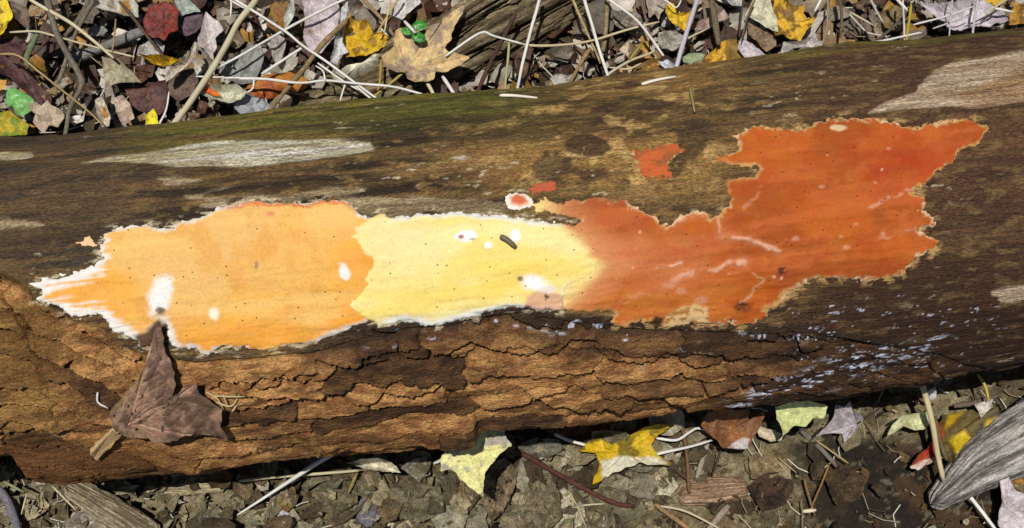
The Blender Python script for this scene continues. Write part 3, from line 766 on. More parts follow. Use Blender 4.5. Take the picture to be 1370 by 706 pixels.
def chaff(name, label, n, zone, pal, lmin, lmax, lift, seed):
    """fine straw and root bits: three-sided slivers"""
    rg = np.random.default_rng(seed); V = []; Fq = []; CC = []; b = 0
    for q in range(n):
        x, y = zone(rg); z = float(gheight(np.array([x]), np.array([y]))[0])+0.003+lift*rg.random()
        L_ = lmin+(lmax-lmin)*rg.random()**2; a = rg.random()*6.28; r = 0.0005+0.0007*rg.random()
        d = np.array([math.cos(a), math.sin(a), rg.normal()*0.15]); nrm = np.array([-math.sin(a), math.cos(a), 0]); bend = rg.normal()*0.12*L_
        ring = []
        for t in (-0.5, 0, 0.5):
            c = np.array([x, y, z])+d*t*L_ + nrm*bend*(1-4*t*t)
            for kx in range(3):
                aa = kx*2.094
                ring.append(c+(nrm*math.cos(aa)+np.array([0, 0, 1.0])*math.sin(aa))*r)
        V.append(ring)
        for s_ in (0, 1):
            for kx in range(3):
                k2_ = (kx+1) % 3
                Fq.append((b+s_*3+kx, b+s_*3+k2_, b+s_*3+3+k2_, b+s_*3+3+kx))
        CC.append(np.tile(np.array(pal[rg.integers(len(pal))])*(0.7+0.5*rg.random()), (9, 1))); b += 9
    o = mesh_np(name, np.vstack(V), np.array(Fq), M_straw, np.vstack(CC), None, True)
    return tag(o, label, 'plant debris', kind='stuff')
pals = [C(190, 176, 140), C(150, 130, 92), C(120, 98, 70), C(90, 70, 50), C(210, 204, 186)]
chaff('straw_bits', 'fine broken straw and rootlets strewn through the litter behind the log', 420, zone_top, pals, 0.012, 0.06, 0.035, 4)
chaff('rootlets', 'fine broken rootlets and straw strewn over the soil along the bark side', 900, zone_low, pals, 0.006, 0.04, 0.016, 5)

# ================================================================ LEAVES
def rough_outline(pts, n, jit, rg):
    p = np.array(pts, float); q = np.vstack([p, p[:1]])
    # light corner rounding
    seg = np.hypot(*np.diff(q, axis=0).T); cum = np.concatenate([[0], np.cumsum(seg)])
    s = np.linspace(0, cum[-1], n, endpoint=False)
    o = np.stack([np.interp(s, cum, q[:, 0]), np.interp(s, cum, q[:, 1])], 1)
    o = 0.5*o + 0.25*np.roll(o, 1, 0) + 0.25*np.roll(o, -1, 0)
    size = np.ptp(p, axis=0).max()
    w = np.convolve(np.tile(rg.normal(size=n), 3), [0.12, 0.2, 0.24, 0.24, 0.2, 0.12], 'same')[n:2*n]
    t = np.roll(o, -1, 0)-np.roll(o, 1, 0); nr = np.stack([t[:, 1], -t[:, 0]], 1)/(np.hypot(*t.T)[:, None]+1e-6)
    return o + nr*w[:, None]*size*jit

def leaf(label, pts, base, blot=None, amt=0.4, z=0.03, cup=0.12, wave=0.05, tilt=(0, 0), center=None, veins='auto', vein=0.25, name='fallen_leaf',
         group=None, patches=(), seed=None, onl=None, n=None, mat=None, parent=None, jit=0.011, cat='leaf', holes=0):
    sd_ = seed if seed is not None else (abs(hash(label)) if False else sum(ord(c)*(i+3) for i, c in enumerate(label)) + int(pts[0][0]*7))
    rg = np.random.default_rng(sd_ % 99991)
    p = np.array(pts, float)
    c = np.array(center, float) if center is not None else p.mean(0)
    size = np.ptp(p, axis=0).max()
    n = n or int(np.clip(size*2.2, 64, 300))
    o = rough_outline(p, n, jit, rg)
    K = int(np.clip(size/3.2, 8, 34))
    kk = np.linspace(0, 1, K+1)[1:]
    G = c + (o[None]-c)*kk[:, None, None]                  # (K,n,2) in photo px
    px = np.concatenate([c[None], G.reshape(-1, 2)])
    rel = (px-c)/size
    rr = np.concatenate([[0], np.repeat(kk, n)])
    # relief
    f1 = fbm(px[:, 0]*3.2/size+rg.random()*50, px[:, 1]*3.2/size, sd_ % 37, 3)-0.5
    f2 = fbm(px[:, 0]*9/size+rg.random()*50, px[:, 1]*9/size, sd_ % 31, 3)-0.5
    sz = size*0.00088
    zz = sz*(cup*rr**2 + wave*3*f1 + wave*0.9*f2 + tilt[0]*rel[:, 0] - tilt[1]*rel[:, 1])
    # veins
    tips = []
    if veins == 'auto':
        d = np.hypot(*(p-c).T); tips = [p[i] for i in range(len(p)) if d[i] > d[i-1] and d[i] >= d[(i+1) % len(p)] and d[i] > 0.35*d.max()]
    elif veins: tips = [np.array(v, float) for v in veins]
    vd = np.full(len(px), 99.0)
    for tpt in tips:
        dv = tpt-c; L2_ = dv@dv+1e-6
        t = np.clip(((px-c)@dv)/L2_, 0, 0.96)
        q = px-(c+t[:, None]*dv)
        vd = np.minimum(vd, np.hypot(q[:, 0], q[:, 1])*(1+1.2*t))
        ln = math.sqrt(L2_)                                 # side veins
        along = (px-c)@dv/ln; off = np.abs((px-c)@np.array([-dv[1], dv[0]]))/ln
        sv = np.abs(((along-off*0.9)/(size*0.11)) % 1.0-0.5)*size*0.11*0.75
        vd = np.minimum(vd, np.where((off < ln*0.28) & (along > 0) & (along < ln), (size*0.055*0.75-sv)*1.0+1.2, 99))
    vm = np.exp(-(vd/max(1.0, size*0.013))**2)
    zz -= vm*sz*0.010
    # pigment
    b = np.clip(C(*base)*1.12, 0, 0.8); cl = np.tile(b, (len(px), 1))
    if blot is not None:
        bf_ = fbm(px[:, 0]*5.5/size+rg.random()*90, px[:, 1]*5.5/size+rg.random()*90, 7, 4, 0.6)
        cl = mix(cl, C(*blot), ss(0.62-amt*0.35, 0.74-amt*0.35, bf_)*0.9)
    cl = cl*(0.86+0.28*fbm(px[:, 0]*0.25, px[:, 1]*0.25, 9, 3))[:, None]
    for pp, pc, soft in patches:
        m_ = ss(soft, -soft, sdist(px[:, 0], px[:, 1], pp)+6*f2)
        cl = mix(cl, C(*pc), m_)
    cl = mix(cl, cl*(0.45 if vein > 0 else 1.6), vm*abs(vein)*1.6*ss(0.0, 0.25, rr))
    cl = mix(cl, cl*0.75, ss(0.93, 1.0, rr)*0.4)
    for h_ in range(holes):
        hp_ = px[rg.integers(len(px))]
        cl = mix(cl, C(30, 22, 18), ss(2.2, 1.2, np.hypot(*(px-hp_).T)))
    cl = np.clip(cl, 0.002, 0.86)
    # place in the world
    if onl is None:
        d = np.stack([(px[:, 0]-W/2)/F, -(px[:, 1]-H/2)/F*CU+SU, -(px[:, 1]-H/2)/F*SU-CU], 1)
        P = np.array(CAM)+d*((z-CAM.z)/d[:, 2])[:, None]
        P[:, 2] += zz
        P[:, 2] = np.maximum(P[:, 2], 0.001)
    else:
        P = np.array([logpt(a[0], a[1], onl+float(q)) for a, q in zip(px, zz)])
    ctr = P.mean(0)
    tri0 = np.array([[0, 1+i, 1+(i+1) % n] for i in range(n)])
    idx = 1+np.arange((K-1)*n).reshape(K-1, n)
    A = idx; B = np.roll(idx, -1, 1)
    t1 = np.stack([A, A+n, B+n], -1).reshape(-1, 3); t2 = np.stack([A, B+n, B], -1).reshape(-1, 3)
    ob = mesh_np(name, P-ctr, np.vstack([tri0, t1, t2])[:, ::-1], mat or M_leaf, cl, parent)
    ob.location = ctr
    if parent is None:
        tag(ob, label, cat, group); LEAFSPOTS.append((label, p))
    return ob

def maple(cx, cy, s, rot=0.0):
    """generic five-lobed outline in photo px"""
    a = [(0, -1.0), (0.10, -0.72), (0.24, -0.62), (0.22, -0.42), (0.50, -0.62), (0.78, -0.50), (0.66, -0.36), (0.74, -0.22), (0.46, -0.10), (0.55, 0.10), (0.70, 0.22), (0.40, 0.26), (0.10, 0.22),
         (-0.10, 0.22), (-0.40, 0.26), (-0.70, 0.22), (-0.55, 0.10), (-0.46, -0.10), (-0.74, -0.22), (-0.66, -0.36), (-0.78, -0.50), (-0.50, -0.62), (-0.22, -0.42), (-0.24, -0.62), (-0.10, -0.72)]
    c, sn = math.cos(rot), math.sin(rot)
    return [(cx+s*(x*c-y*sn), cy+s*(x*sn+y*c)) for x, y in a]
# ---- weathered wood: heavy beams with deep grain
def beam(name, label, axis, widths, z, height, cols, seed, cat, group=None, nu=240, nv=90, groove=0.004, ends=(0.3, 0.3)):
    pts = [at(x, y, z) for x, y in axis]
    p0, p1 = pts[0], pts[-1]
    d = (p1-p0); d.z = 0; L_ = d.length; d.normalize(); ang = math.atan2(d.y, d.x)
    u = np.linspace(0, 1, nu); a = np.linspace(-math.pi*0.62, math.pi*0.62, nv)
    U, A = np.meshgrid(u, a)
    k = np.linspace(0, 1, len(widths))
    half = np.interp(U, k, widths)*0.5*0.00088
    endf = np.clip(np.minimum(U/max(ends[0]*0.2, 1e-3), (1-U)/max(ends[1]*0.2, 1e-3)), 0, 1)**0.5
    jag = 0.06*(fbm(A*3.3, A*0+seed, seed, 3)-0.5)
    xx = (U+jag*(1-np.abs(2*U-1))*0 + jag*np.where(U < 0.5, 1-2*U, -(2*U-1)))*L_
    g = fbm(U*L_*26, A*8, seed+1, 4)-0.5; g2 = fbm(U*L_*60, A*22, seed+2, 3)-0.5; lum = fbm(U*L_*9, A*1.5, seed+3, 3)-0.5
    hh = 1+0.25*lum
    g3 = fbm(U*L_*5, A*5, seed+7, 3)
    rel = groove*(g*1.8+g2*0.8) - groove*1.3*ss(0.50, 0.66, fbm(U*L_*7, A*8, seed+4, 4)) + groove*1.8*(np.floor(g3*7)/7-0.5)
    yy = half*np.sin(A)*1.12*hh*(0.25+0.75*endf) + rel*np.sin(A)
    zz = height*np.cos(A)*hh*(0.4+0.6*endf) + rel*np.cos(A)
    off = np.zeros_like(U)
    if len(pts) > 2:
        tt = [((q-p0).dot(d))/L_ for q in pts]; nn = Vector((-d.y, d.x, 0)); ofs = [(q-p0).dot(nn) for q in pts]
        off = np.interp(U, tt, ofs)
    P = np.stack([xx, yy+off, zz], -1)
    cc = mix(C(*cols[0]), C(*cols[1]), ss(0.36, 0.62, fbm(U*L_*40, A*10, seed+5, 4)))
    cc = mix(cc, C(*cols[2]), ss(0.46, 0.62, fbm(U*L_*16, A*9, seed+6, 5, 0.6))*0.85)
    o = grid_obj(name, P, np.ones((nv-1, nu-1), bool), M_grey, cc, None, flip=True)
    o.location = (p0.x, p0.y, z); o.rotation_euler = (0, 0, ang)
    return tag(o, label, cat, group)
GW = ((150, 134, 104), (196, 178, 140), (92, 80, 58))
beam('weathered_branch', 'grey weathered rotten branch lying under the big tan maple leaf', [(330, 182), (560, 100), (850, -50)], (56, 84, 80, 56), 0.010, 0.032, ((112, 98, 72), (150, 132, 100), (66, 56, 40)), 3, 'branch', groove=0.008)
beam('weathered_branch', 'tan ridged weathered wood slab above the big tan maple leaf', [(500, 85), (600, 42), (760, -60)], (34, 46, 50), 0.030, 0.026, ((128, 112, 84), (170, 152, 116), (74, 62, 44)), 8, 'branch', groove=0.007)
beam('driftwood_chunk', 'pointed grey weathered wood chunk with deep grain lying on the wet soil', [(1247, 672), (1300, 628), (1450, 545)], (20, 60, 84, 98), 0.028, 0.024, ((150, 144, 136), (190, 182, 172), (86, 80, 72)), 14, 'wood', groove=0.0016, ends=(0.12, 0.1))
beam('wood_strip', 'pale bark-stripped wood strip jutting from under the dark brown bark end of the log', [(88, 646), (210, 722)], (26, 34, 34), 0.03, 0.006, ((138, 124, 98), (172, 158, 130), (90, 76, 54)), 19, 'wood', groove=0.0015)
beam('wood_strip', 'curled greyish wood strip on soil between the pale strip and the white straw', [(196, 654), (300, 652)], (10, 16, 10), 0.018, 0.005, ((170, 158, 122), (200, 188, 150), (130, 110, 74)), 24, 'wood', groove=0.001)
beam('wood_strip', 'rounded tan rotten wood lump half buried in the soil', [(908, 662), (1000, 652)], (24, 34, 26), 0.006, 0.012, ((158, 128, 100), (180, 150, 122), (128, 100, 74)), 29, 'wood', groove=0.001)

LEAFSPOTS = []
# ---- leaves behind the log
GB = 'fallen leaves behind the log'
def top(label, pts, base, blot=None, **k): 
    k.setdefault('group', GB); return leaf(label, pts, base, blot, **k)
top('bright yellow leaf with brown spots beside the maroon leaf', [(-25, -5), (10, -5), (15, 10), (20, 24), (12, 35), (8, 45), (-5, 52), (-25, 50)], (226, 196, 36), (120, 96, 20), z=0.045, amt=0.35)
top('glossy dark maroon leaf with folded lobes', [(-15, 55), (5, 48), (20, 46), (35, 55), (33, 70), (28, 85), (38, 95), (55, 112), (66, 128), (62, 140), (50, 143), (35, 128), (20, 110), (0, 95), (-15, 90)], (82, 52, 48), (56, 34, 34), z=0.034, center=(24, 88), cup=-0.1)
top('small grey brown leaf hanging over the maroon leaf', [(15, 3), (38, 12), (42, 30), (40, 42), (28, 32), (18, 22)], (116, 98, 82), (84, 66, 54), z=0.042)
top('fresh light green leaf near the log edge', [(5, 122), (8, 115), (20, 117), (33, 123), (42, 130), (47, 138), (38, 146), (28, 153), (18, 150), (15, 140), (8, 142), (5, 132)], (112, 172, 92), (140, 190, 110), z=0.06, vein=-0.2, mat=M_green, cup=-0.15)
top('green and yellow mottled leaf under the fresh green leaf', [(-10, 155), (15, 150), (28, 160), (40, 168), (38, 182), (0, 184), (-10, 170)], (120, 140, 44), (196, 164, 44), z=0.045, amt=0.6)
top('pale tan small maple leaf between green leaf and grey twig', [(40, 140), (50, 138), (57, 143), (65, 135), (70, 142), (80, 146), (88, 155), (85, 165), (80, 172), (68, 170), (60, 180), (52, 172), (45, 165), (50, 155), (42, 148)], (188, 166, 140), (150, 130, 108), z=0.058, center=(66, 160))
top('little amber leaf scrap next to the fresh green leaf', [(-10, 106), (10, 108), (8, 116), (0, 123), (-10, 122)], (196, 150, 60), z=0.05)
top('dull olive grey leaf with straight sides beside the brown leaf pile', [(138, 78), (160, 80), (172, 92), (188, 108), (192, 113), (170, 113), (155, 115), (142, 121), (143, 108), (139, 95)], (170, 160, 130), (150, 138, 108), z=0.052, wave=0.08)
top('small blue grey leaf behind the crossing twigs', [(116, 42), (124, 36), (138, 35), (146, 42), (138, 48), (122, 49)], (134, 134, 122), (110, 110, 100), z=0.03)
top('pale curled leaf with rusty middle above the grey twig', [(123, 5), (135, 0), (150, -8), (175, -8), (190, 15), (190, 30), (170, 27), (150, 20), (130, 17)], (192, 186, 172), (150, 140, 124), z=0.05, cup=0.25, patches=[([(160, 2), (175, 5), (178, 15), (165, 18)], (170, 120, 40), 3)])
top('dark red maple leaf with black veins', [(193, 30), (200, 12), (212, 8), (222, 3), (236, 10), (241, 18), (238, 30), (240, 42), (228, 46), (222, 57), (213, 52), (205, 52), (197, 46)], (124, 46, 32), (96, 38, 28), z=0.06, center=(219, 28), vein=0.4)
top('pale grey green leaf touching the dark red maple leaf', [(234, 2), (245, -8), (262, 8), (270, 17), (250, 20), (243, 23), (238, 12)], (168, 176, 162), (140, 146, 134), z=0.05)
top('dusky purple leaf beside the dark red maple leaf', [(240, 22), (255, 18), (272, 18), (273, 35), (262, 45), (250, 50), (238, 44)], (94, 74, 80), (72, 56, 62), z=0.044)
top('pale mauve lobed oak leaf beside the thick straw', [(277, 18), (285, 25), (295, 32), (301, 42), (294, 48), (290, 55), (292, 65), (287, 72), (288, 85), (280, 75), (275, 68), (268, 65), (266, 55), (270, 45), (273, 33)], (202, 190, 184), (176, 162, 154), z=0.058, center=(281, 50), vein=0.2)
top('round grey leaf under the dark red maple leaf', [(183, 75), (188, 63), (200, 56), (212, 54), (222, 62), (220, 72), (205, 80)], (172, 166, 156), (140, 132, 122), z=0.036)
top('narrow curled yellow leaf on the brown leaf pile', [(190, 78), (205, 80), (225, 80), (240, 84), (248, 88), (235, 92), (225, 96), (210, 92), (200, 85)], (206, 170, 36), (150, 110, 24), z=0.062, cup=0.3, amt=0.5)
top('beige crescent leaf edge curling over the brown leaf', [(263, 58), (264, 75), (256, 86), (241, 99), (225, 113), (222, 105), (228, 95), (243, 86), (254, 76), (257, 65)], (192, 180, 160), (160, 146, 124), z=0.066, center=(247, 90), veins=None)
top('deep red brown leaf lying next to the log edge', [(165, 117), (185, 110), (205, 107), (222, 104), (225, 125), (222, 140), (212, 152), (195, 150), (178, 143)], (94, 60, 50), (70, 44, 40), z=0.042, cup=-0.1)
top('broad dull brown leaf under the beige crescent', [(226, 110), (240, 98), (260, 92), (267, 110), (260, 126), (240, 138), (228, 128)], (106, 84, 70), (80, 62, 52), z=0.045)
top('cream curled leaf by the log edge with an amber hollow', [(130, 138), (140, 132), (146, 145), (152, 160), (150, 173), (140, 173), (133, 155)], (228, 216, 196), (196, 180, 152), z=0.052, cup=0.3, patches=[([(136, 143), (142, 143), (146, 156), (140, 158)], (160, 110, 40), 3)])
top('pinkish tan leaf leaning on the cream curled leaf', [(152, 133), (165, 128), (175, 140), (182, 160), (166, 170), (157, 152)], (196, 174, 154), (160, 136, 114), z=0.05)
top('small bright yellow leaf standing at the log edge', [(206, 145), (211, 155), (213, 168), (195, 170), (196, 155)], (228, 210, 44), (206, 180, 40), z=0.062, vein=0.15)
top('pale grey green curled leaf next to the log edge', [(268, 122), (285, 118), (305, 119), (320, 118), (333, 127), (325, 138), (310, 142), (290, 138), (272, 132)], (198, 196, 170), (172, 168, 140), z=0.058, cup=0.25)
top('orange leaf scrap on the pale grey green curled leaf', [(270, 121), (279, 116), (290, 123), (297, 130), (285, 129)], (228, 116, 44), (200, 90, 30), z=0.068)
top('broad slate grey leaf under the white straws', [(298, 88), (320, 72), (345, 60), (355, 75), (350, 95), (342, 114), (320, 114), (305, 107), (295, 102)], (142, 142, 132), (120, 118, 108), z=0.042)
top('blue grey ribbed leaf at the log edge', [(312, 125), (328, 120), (340, 130), (355, 135), (365, 146), (352, 154), (325, 156), (315, 147)], (158, 160, 160), (130, 130, 128), z=0.052, center=(330, 128), vein=0.35)
top('long orange brown leaf under the thin white stem', [(325, 117), (340, 102), (360, 95), (385, 92), (400, 97), (416, 105), (405, 117), (385, 121), (360, 128), (340, 131), (330, 127)], (160, 84, 34), (192, 128, 44), z=0.05, cup=-0.12, amt=0.45)
top('dark amber leaf behind the narrow grey leaf', [(355, 15), (370, 3), (388, 5), (392, 20), (385, 40), (370, 47), (358, 40)], (136, 94, 36), (90, 64, 30), z=0.036)
top('narrow pale grey leaf standing on edge beside the mauve leaf', [(392, -2), (396, 15), (390, 30), (382, 39), (380, 25), (386, 10)], (198, 196, 186), (170, 166, 156), z=0.056)
top('small lobed grey leaf under the crossing white straws', [(358, 60), (370, 48), (380, 45), (384, 60), (380, 75), (373, 90), (366, 80), (364, 70)], (172, 162, 152), (140, 128, 116), z=0.046)
top('broad smooth mauve leaf with a small round spot', [(405, -10), (452, -10), (453, 5), (456, 15), (455, 35), (450, 50), (440, 65), (430, 74), (415, 70), (408, 55), (409, 30)], (198, 182, 182), (180, 162, 162), z=0.048, center=(430, 25), vein=0.12, patches=[([(413, 42), (420, 42), (420, 49), (413, 49)], (150, 120, 90), 2)])
top('thin silvery leaf strip between the mauve and yellow leaves', [(467, 4), (467, 20), (461, 45), (460, 60), (467, 72), (456, 76), (453, 90), (442, 86), (448, 65), (453, 40), (458, 15)], (202, 200, 196), (170, 166, 160), z=0.06, center=(456, 55), veins=None)
top('golden yellow leaf with brown blotches under a cream curl', [(457, 50), (462, 35), (470, 25), (478, 30), (490, 27), (497, 35), (500, 48), (512, 44), (521, 52), (515, 66), (500, 74), (490, 78), (478, 80), (465, 80), (457, 68)], (206, 164, 28), (140, 104, 24), z=0.05, amt=0.45, wave=0.09)
top('cream rolled leaf underside beneath the golden yellow leaf', [(440, 92), (455, 88), (470, 85), (490, 75), (505, 65), (518, 52), (524, 62), (511, 76), (490, 90), (470, 99), (450, 107), (444, 99)], (218, 212, 184), (170, 160, 140), z=0.056, center=(485, 83), cup=-0.25, veins=None)
_m = [(125, 310), (185, 270), (190, 215), (195, 180), (225, 165), (250, 185), (300, 215), (345, 200), (375, 165), (400, 145), (430, 140), (470, 90), (540, 50), (562, 55), (530, 110), (510, 150), (490, 195), (490, 220), (455, 270), (480, 295), (540, 300), (580, 315), (540, 350), (480, 380), (440, 395), (410, 385), (395, 425), (350, 440), (300, 447), (255, 430), (245, 395), (190, 395), (150, 375), (130, 345)]
top('big tan maple leaf with mauve blotches resting on the weathered branch', [(480+x/3.92, y/3.92) for x, y in _m], (208, 178, 124), (158, 136, 118), z=0.066, center=(543, 92), cup=0.10, wave=0.035, amt=0.42,
    veins=[(620, 15), (624, 80), (532, 46), (516, 80), (560, 112)], vein=0.22, name='maple_leaf')
top('curved silver grey leaf touching the tan weathered slab', [(520, 21), (530, 8), (535, -8), (557, -8), (564, 5), (551, 16), (538, 28), (530, 25)], (200, 194, 184), (172, 164, 152), z=0.05)
top('dull grey leaf with torn lower edge among dry stems', [(862, -8), (897, -8), (892, 10), (883, 20), (881, 29), (876, 20), (868, 25), (865, 10)], (172, 156, 140), (140, 124, 108), z=0.042)
top('bright yellow torn leaf behind the mauve white stem', [(893, 3), (902, 8), (905, 20), (915, 20), (925, 15), (936, 10), (930, 22), (921, 32), (919, 46), (908, 38), (895, 28), (889, 18)], (228, 190, 34), (190, 150, 30), z=0.05, center=(908, 24), wave=0.08)
top('crumpled grey leaf beside the bright yellow torn leaf', [(878, 52), (889, 42), (905, 41), (916, 50), (913, 60), (900, 69), (885, 66)], (158, 152, 136), (120, 112, 98), z=0.04, wave=0.14)
top('crumpled taupe leaf among dry stems', [(818, 22), (832, 14), (850, 16), (862, 26), (856, 38), (838, 42), (822, 36)], (138, 124, 110), (104, 92, 80), z=0.034, wave=0.12)
top('small cream and brown triangular leaf tip', [(828, 68), (840, 55), (863, 72), (850, 80), (841, 79)], (110, 84, 56), (90, 66, 46), z=0.05, patches=[([(828, 68), (840, 55), (841, 79)], (216, 196, 166), 2)])
top('bluish white leaf scrap at the base of the mauve white stem', [(880, 84), (892, 81), (905, 89), (918, 89), (914, 99), (893, 99)], (204, 204, 212), (170, 168, 170), z=0.064)
top('brown leaf with yellow stain close to the log edge', [(848, 88), (858, 80), (878, 80), (892, 88), (885, 100), (852, 102)], (116, 84, 40), (184, 140, 40), z=0.054, amt=0.3)
top('silvery leaf scrap on bare soil touching the log edge', [(735, 106), (745, 100), (760, 102), (770, 97), (779, 105), (765, 114), (740, 116)], (178, 172, 158), (140, 134, 120), z=0.05)
top('small sage green leaf beside the mauve white stem', [(912, 78), (920, 73), (935, 71), (944, 74), (938, 81), (925, 86), (914, 85)], (142, 156, 116), (160, 170, 130), z=0.062, vein=0.15)
top('ochre yellow leaf at the log edge with brown spots', [(962, 58), (972, 54), (969, 70), (972, 84), (955, 91), (938, 91), (945, 75), (955, 68)], (206, 156, 44), (130, 90, 30), z=0.056, amt=0.35)
top('olive brown leaf beside the pale mauve oval leaf', [(968, 55), (985, 54), (1000, 75), (1012, 84), (985, 92), (970, 86)], (124, 94, 38), (160, 124, 50), z=0.05)
top('pale mauve oval leaf at the log edge', [(990, 52), (1000, 51), (1010, 57), (1019, 65), (1029, 76), (1020, 81), (1008, 82), (995, 72), (988, 63)], (202, 192, 192), (180, 168, 166), z=0.064, vein=0.2, cup=-0.15)
top('large cream leaf with drooping tip and grey edge', [(995, 22), (1005, 5), (1013, -8), (1027, -8), (1033, 15), (1038, 30), (1040, 46), (1025, 39), (1010, 31)], (206, 200, 168), (180, 170, 140), z=0.056, center=(1018, 20))
top('smooth grey leaf pressed under the large cream leaf', [(962, -8), (995, -8), (994, 9), (978, 9)], (182, 176, 168), (150, 142, 132), z=0.04)
top('pinkish tan leaf strip between brown stem and yellow leaf', [(928, 43), (935, 30), (955, 22), (968, 14), (976, 25), (960, 33), (945, 41)], (172, 148, 136), (140, 116, 104), z=0.04)
top('taupe folded leaf beneath the pale mauve oval leaf', [(1000, 30), (1018, 40), (1036, 48), (1038, 62), (1024, 72), (1010, 55), (1000, 48)], (140, 116, 90), (110, 88, 66), z=0.044)
top('golden oak leaf with dark rimmed lobes', [(1036, -8), (1052, 5), (1062, 10), (1075, 12), (1074, 20), (1080, 28), (1089, 24), (1087, 34), (1078, 42), (1069, 58), (1055, 56), (1045, 49), (1035, 51), (1030, 30)], (212, 164, 44), (120, 90, 34), z=0.052, center=(1056, 30), amt=0.36, name='oak_leaf')
top('silver grey curled leaf in front of the golden oak leaf', [(1045, 60), (1068, 58), (1085, 52), (1088, 45), (1092, 57), (1101, 58), (1096, 67), (1080, 66), (1060, 68), (1043, 78)], (192, 182, 178), (160, 150, 140), z=0.066, center=(1076, 61), veins=None, cup=0.15)
top('large pale lilac leaf crossed by dry stems', [(1222, 6), (1245, 8), (1270, 7), (1290, 4), (1310, 8), (1325, 14), (1336, 22), (1344, 33), (1310, 42), (1275, 46), (1264, 43), (1255, 33), (1243, 22)], (202, 192, 196), (184, 172, 174), z=0.05, center=(1292, 24), vein=0.12)
top('mustard leaf lying under the large pale lilac leaf', [(1288, -8), (1347, -8), (1338, 8), (1320, 13), (1305, 6)], (196, 154, 46), (130, 96, 34), z=0.044)
top('amber brown leaf next to the large pale lilac leaf', [(1350, 16), (1360, 7), (1390, 8), (1390, 32), (1347, 36)], (176, 132, 44), (110, 80, 34), z=0.046)
top('dull khaki leaf beside the yellow stem', [(1178, 18), (1195, 8), (1212, 14), (1212, 34), (1198, 44), (1182, 38)], (126, 106, 66), (96, 78, 50), z=0.036)

# seedling with three round leaflets
sd0 = at(553, 42, 0.03)
seedling = empty('seedling', (sd0.x, sd0.y, 0.03))
tag(seedling, 'tiny green seedling with three oval leaflets beside the big tan maple leaf', 'seedling')
for (cx, cy, rx, ry, an) in ((544, 41, 8, 5.5, 0.3), (561, 33, 10, 7, -0.25), (560, 49, 10, 7, 0.3)):
    pts = [(cx+rx*math.cos(a)*math.cos(an)-ry*math.sin(a)*math.sin(an), cy+rx*math.cos(a)*math.sin(an)+ry*math.sin(a)*math.cos(an)) for a in np.linspace(0, 6.28, 13)[:-1]]
    lf = leaf('leaflet', pts, (58, 140, 40), (40, 110, 32), z=0.086, vein=-0.15, name='leaflet', mat=M_green, parent=seedling, seed=int(cx), n=40, jit=0.004, cup=-0.1)
    lf.location = Vector(lf.location)-Vector(seedling.location)

# ---- leaves along the bark side
GF = 'fallen leaves on the soil along the bark side of the log'
def low_(label, pts, base, blot=None, **k):
    k.setdefault('group', GF); k.setdefault('z', 0.02); return leaf(label, pts, base, blot, **k)
low_('pale yellow leaf with grey blotches propped against the bark', [(590, 630), (591, 608), (604, 603), (612, 575), (640, 564), (674, 562), (678, 588), (685, 597), (668, 608), (655, 624), (648, 634), (646, 666), (640, 660), (625, 648), (615, 640), (610, 631), (600, 627)], (222, 216, 140), (166, 156, 146), z=0.145, tilt=(0, 0.3), center=(636, 606), amt=0.3, wave=0.03, cup=0.02, vein=0.08, name='maple_leaf')
low_('dark amber leaf under the yellow maple leaf', [(799, 580), (808, 562), (862, 560), (845, 582), (820, 594), (806, 592)], (150, 110, 36), (104, 74, 30), z=0.02)
low_('dull brown leaf beside the yellow maple leaf', [(738, 588), (760, 570), (797, 566), (802, 589), (775, 594)], (112, 74, 44), (84, 58, 40), z=0.014)
low_('yellow maple leaf with olive spots and one cream folded edge', [(773, 603), (789, 591), (803, 586), (806, 592), (809, 601), (821, 594), (839, 585), (857, 574), (873, 570), (895, 569), (893, 574), (880, 582), (871, 595), (878, 609), (897, 621), (894, 624), (873, 622), (853, 619), (832, 629), (810, 638), (792, 650), (794, 639), (801, 623), (800, 616), (796, 607)], (212, 176, 30), (124, 104, 30), z=0.036, center=(836, 605), amt=0.42, wave=0.06, cup=0.10, name='maple_leaf',
     patches=[([(802, 617), (828, 611), (850, 613), (875, 612), (890, 620), (873, 624), (853, 621), (830, 631), (806, 642)], (226, 220, 194), 3)])
low_('curled brown leaf with white torn corner touching the bark', [(935, 570), (943, 554), (965, 547), (985, 552), (998, 548), (999, 563), (1012, 556), (1021, 550), (1016, 570), (1006, 588), (999, 601), (985, 601), (966, 600), (958, 590), (944, 580)], (126, 84, 52), (160, 104, 44), z=0.06, tilt=(0, 0.4), center=(978, 575), amt=0.35, wave=0.07, cup=0.15,
     patches=[([(972, 599), (994, 585), (1001, 588), (999, 602)], (208, 198, 192), 2)])
low_('pale lime leaf tucked under the bark', [(1035, 545), (1060, 538), (1075, 536), (1104, 545), (1101, 560), (1097, 562), (1090, 556), (1078, 571), (1062, 570), (1048, 583), (1045, 572), (1037, 562)], (206, 210, 142), (190, 190, 130), z=0.11, tilt=(0, 0.4), center=(1066, 556), wave=0.03, vein=0.1)
low_('mauve grey small maple leaf with dark stalk', [(1092, 583), (1105, 570), (1113, 558), (1112, 544), (1125, 547), (1130, 539), (1138, 552), (1153, 560), (1150, 568), (1145, 578), (1131, 593), (1128, 580), (1112, 579)], (184, 172, 172), (160, 146, 146), z=0.036, center=(1146, 566), tilt=(0, 0.6), cup=0.12, name='maple_leaf', vein=0.35)
low_('small tan oval leaf beside the curled brown leaf', [(1008, 569), (1020, 572), (1035, 576), (1047, 582), (1045, 589), (1030, 591), (1015, 584)], (196, 180, 150), (170, 150, 116), z=0.03)
low_('cream green leaf behind the upright straw', [(1185, 585), (1190, 570), (1203, 557), (1225, 553), (1245, 551), (1246, 565), (1232, 575), (1222, 576), (1205, 571), (1192, 576)], (210, 210, 162), (190, 186, 140), z=0.032, center=(1222, 563), vein=0.15)
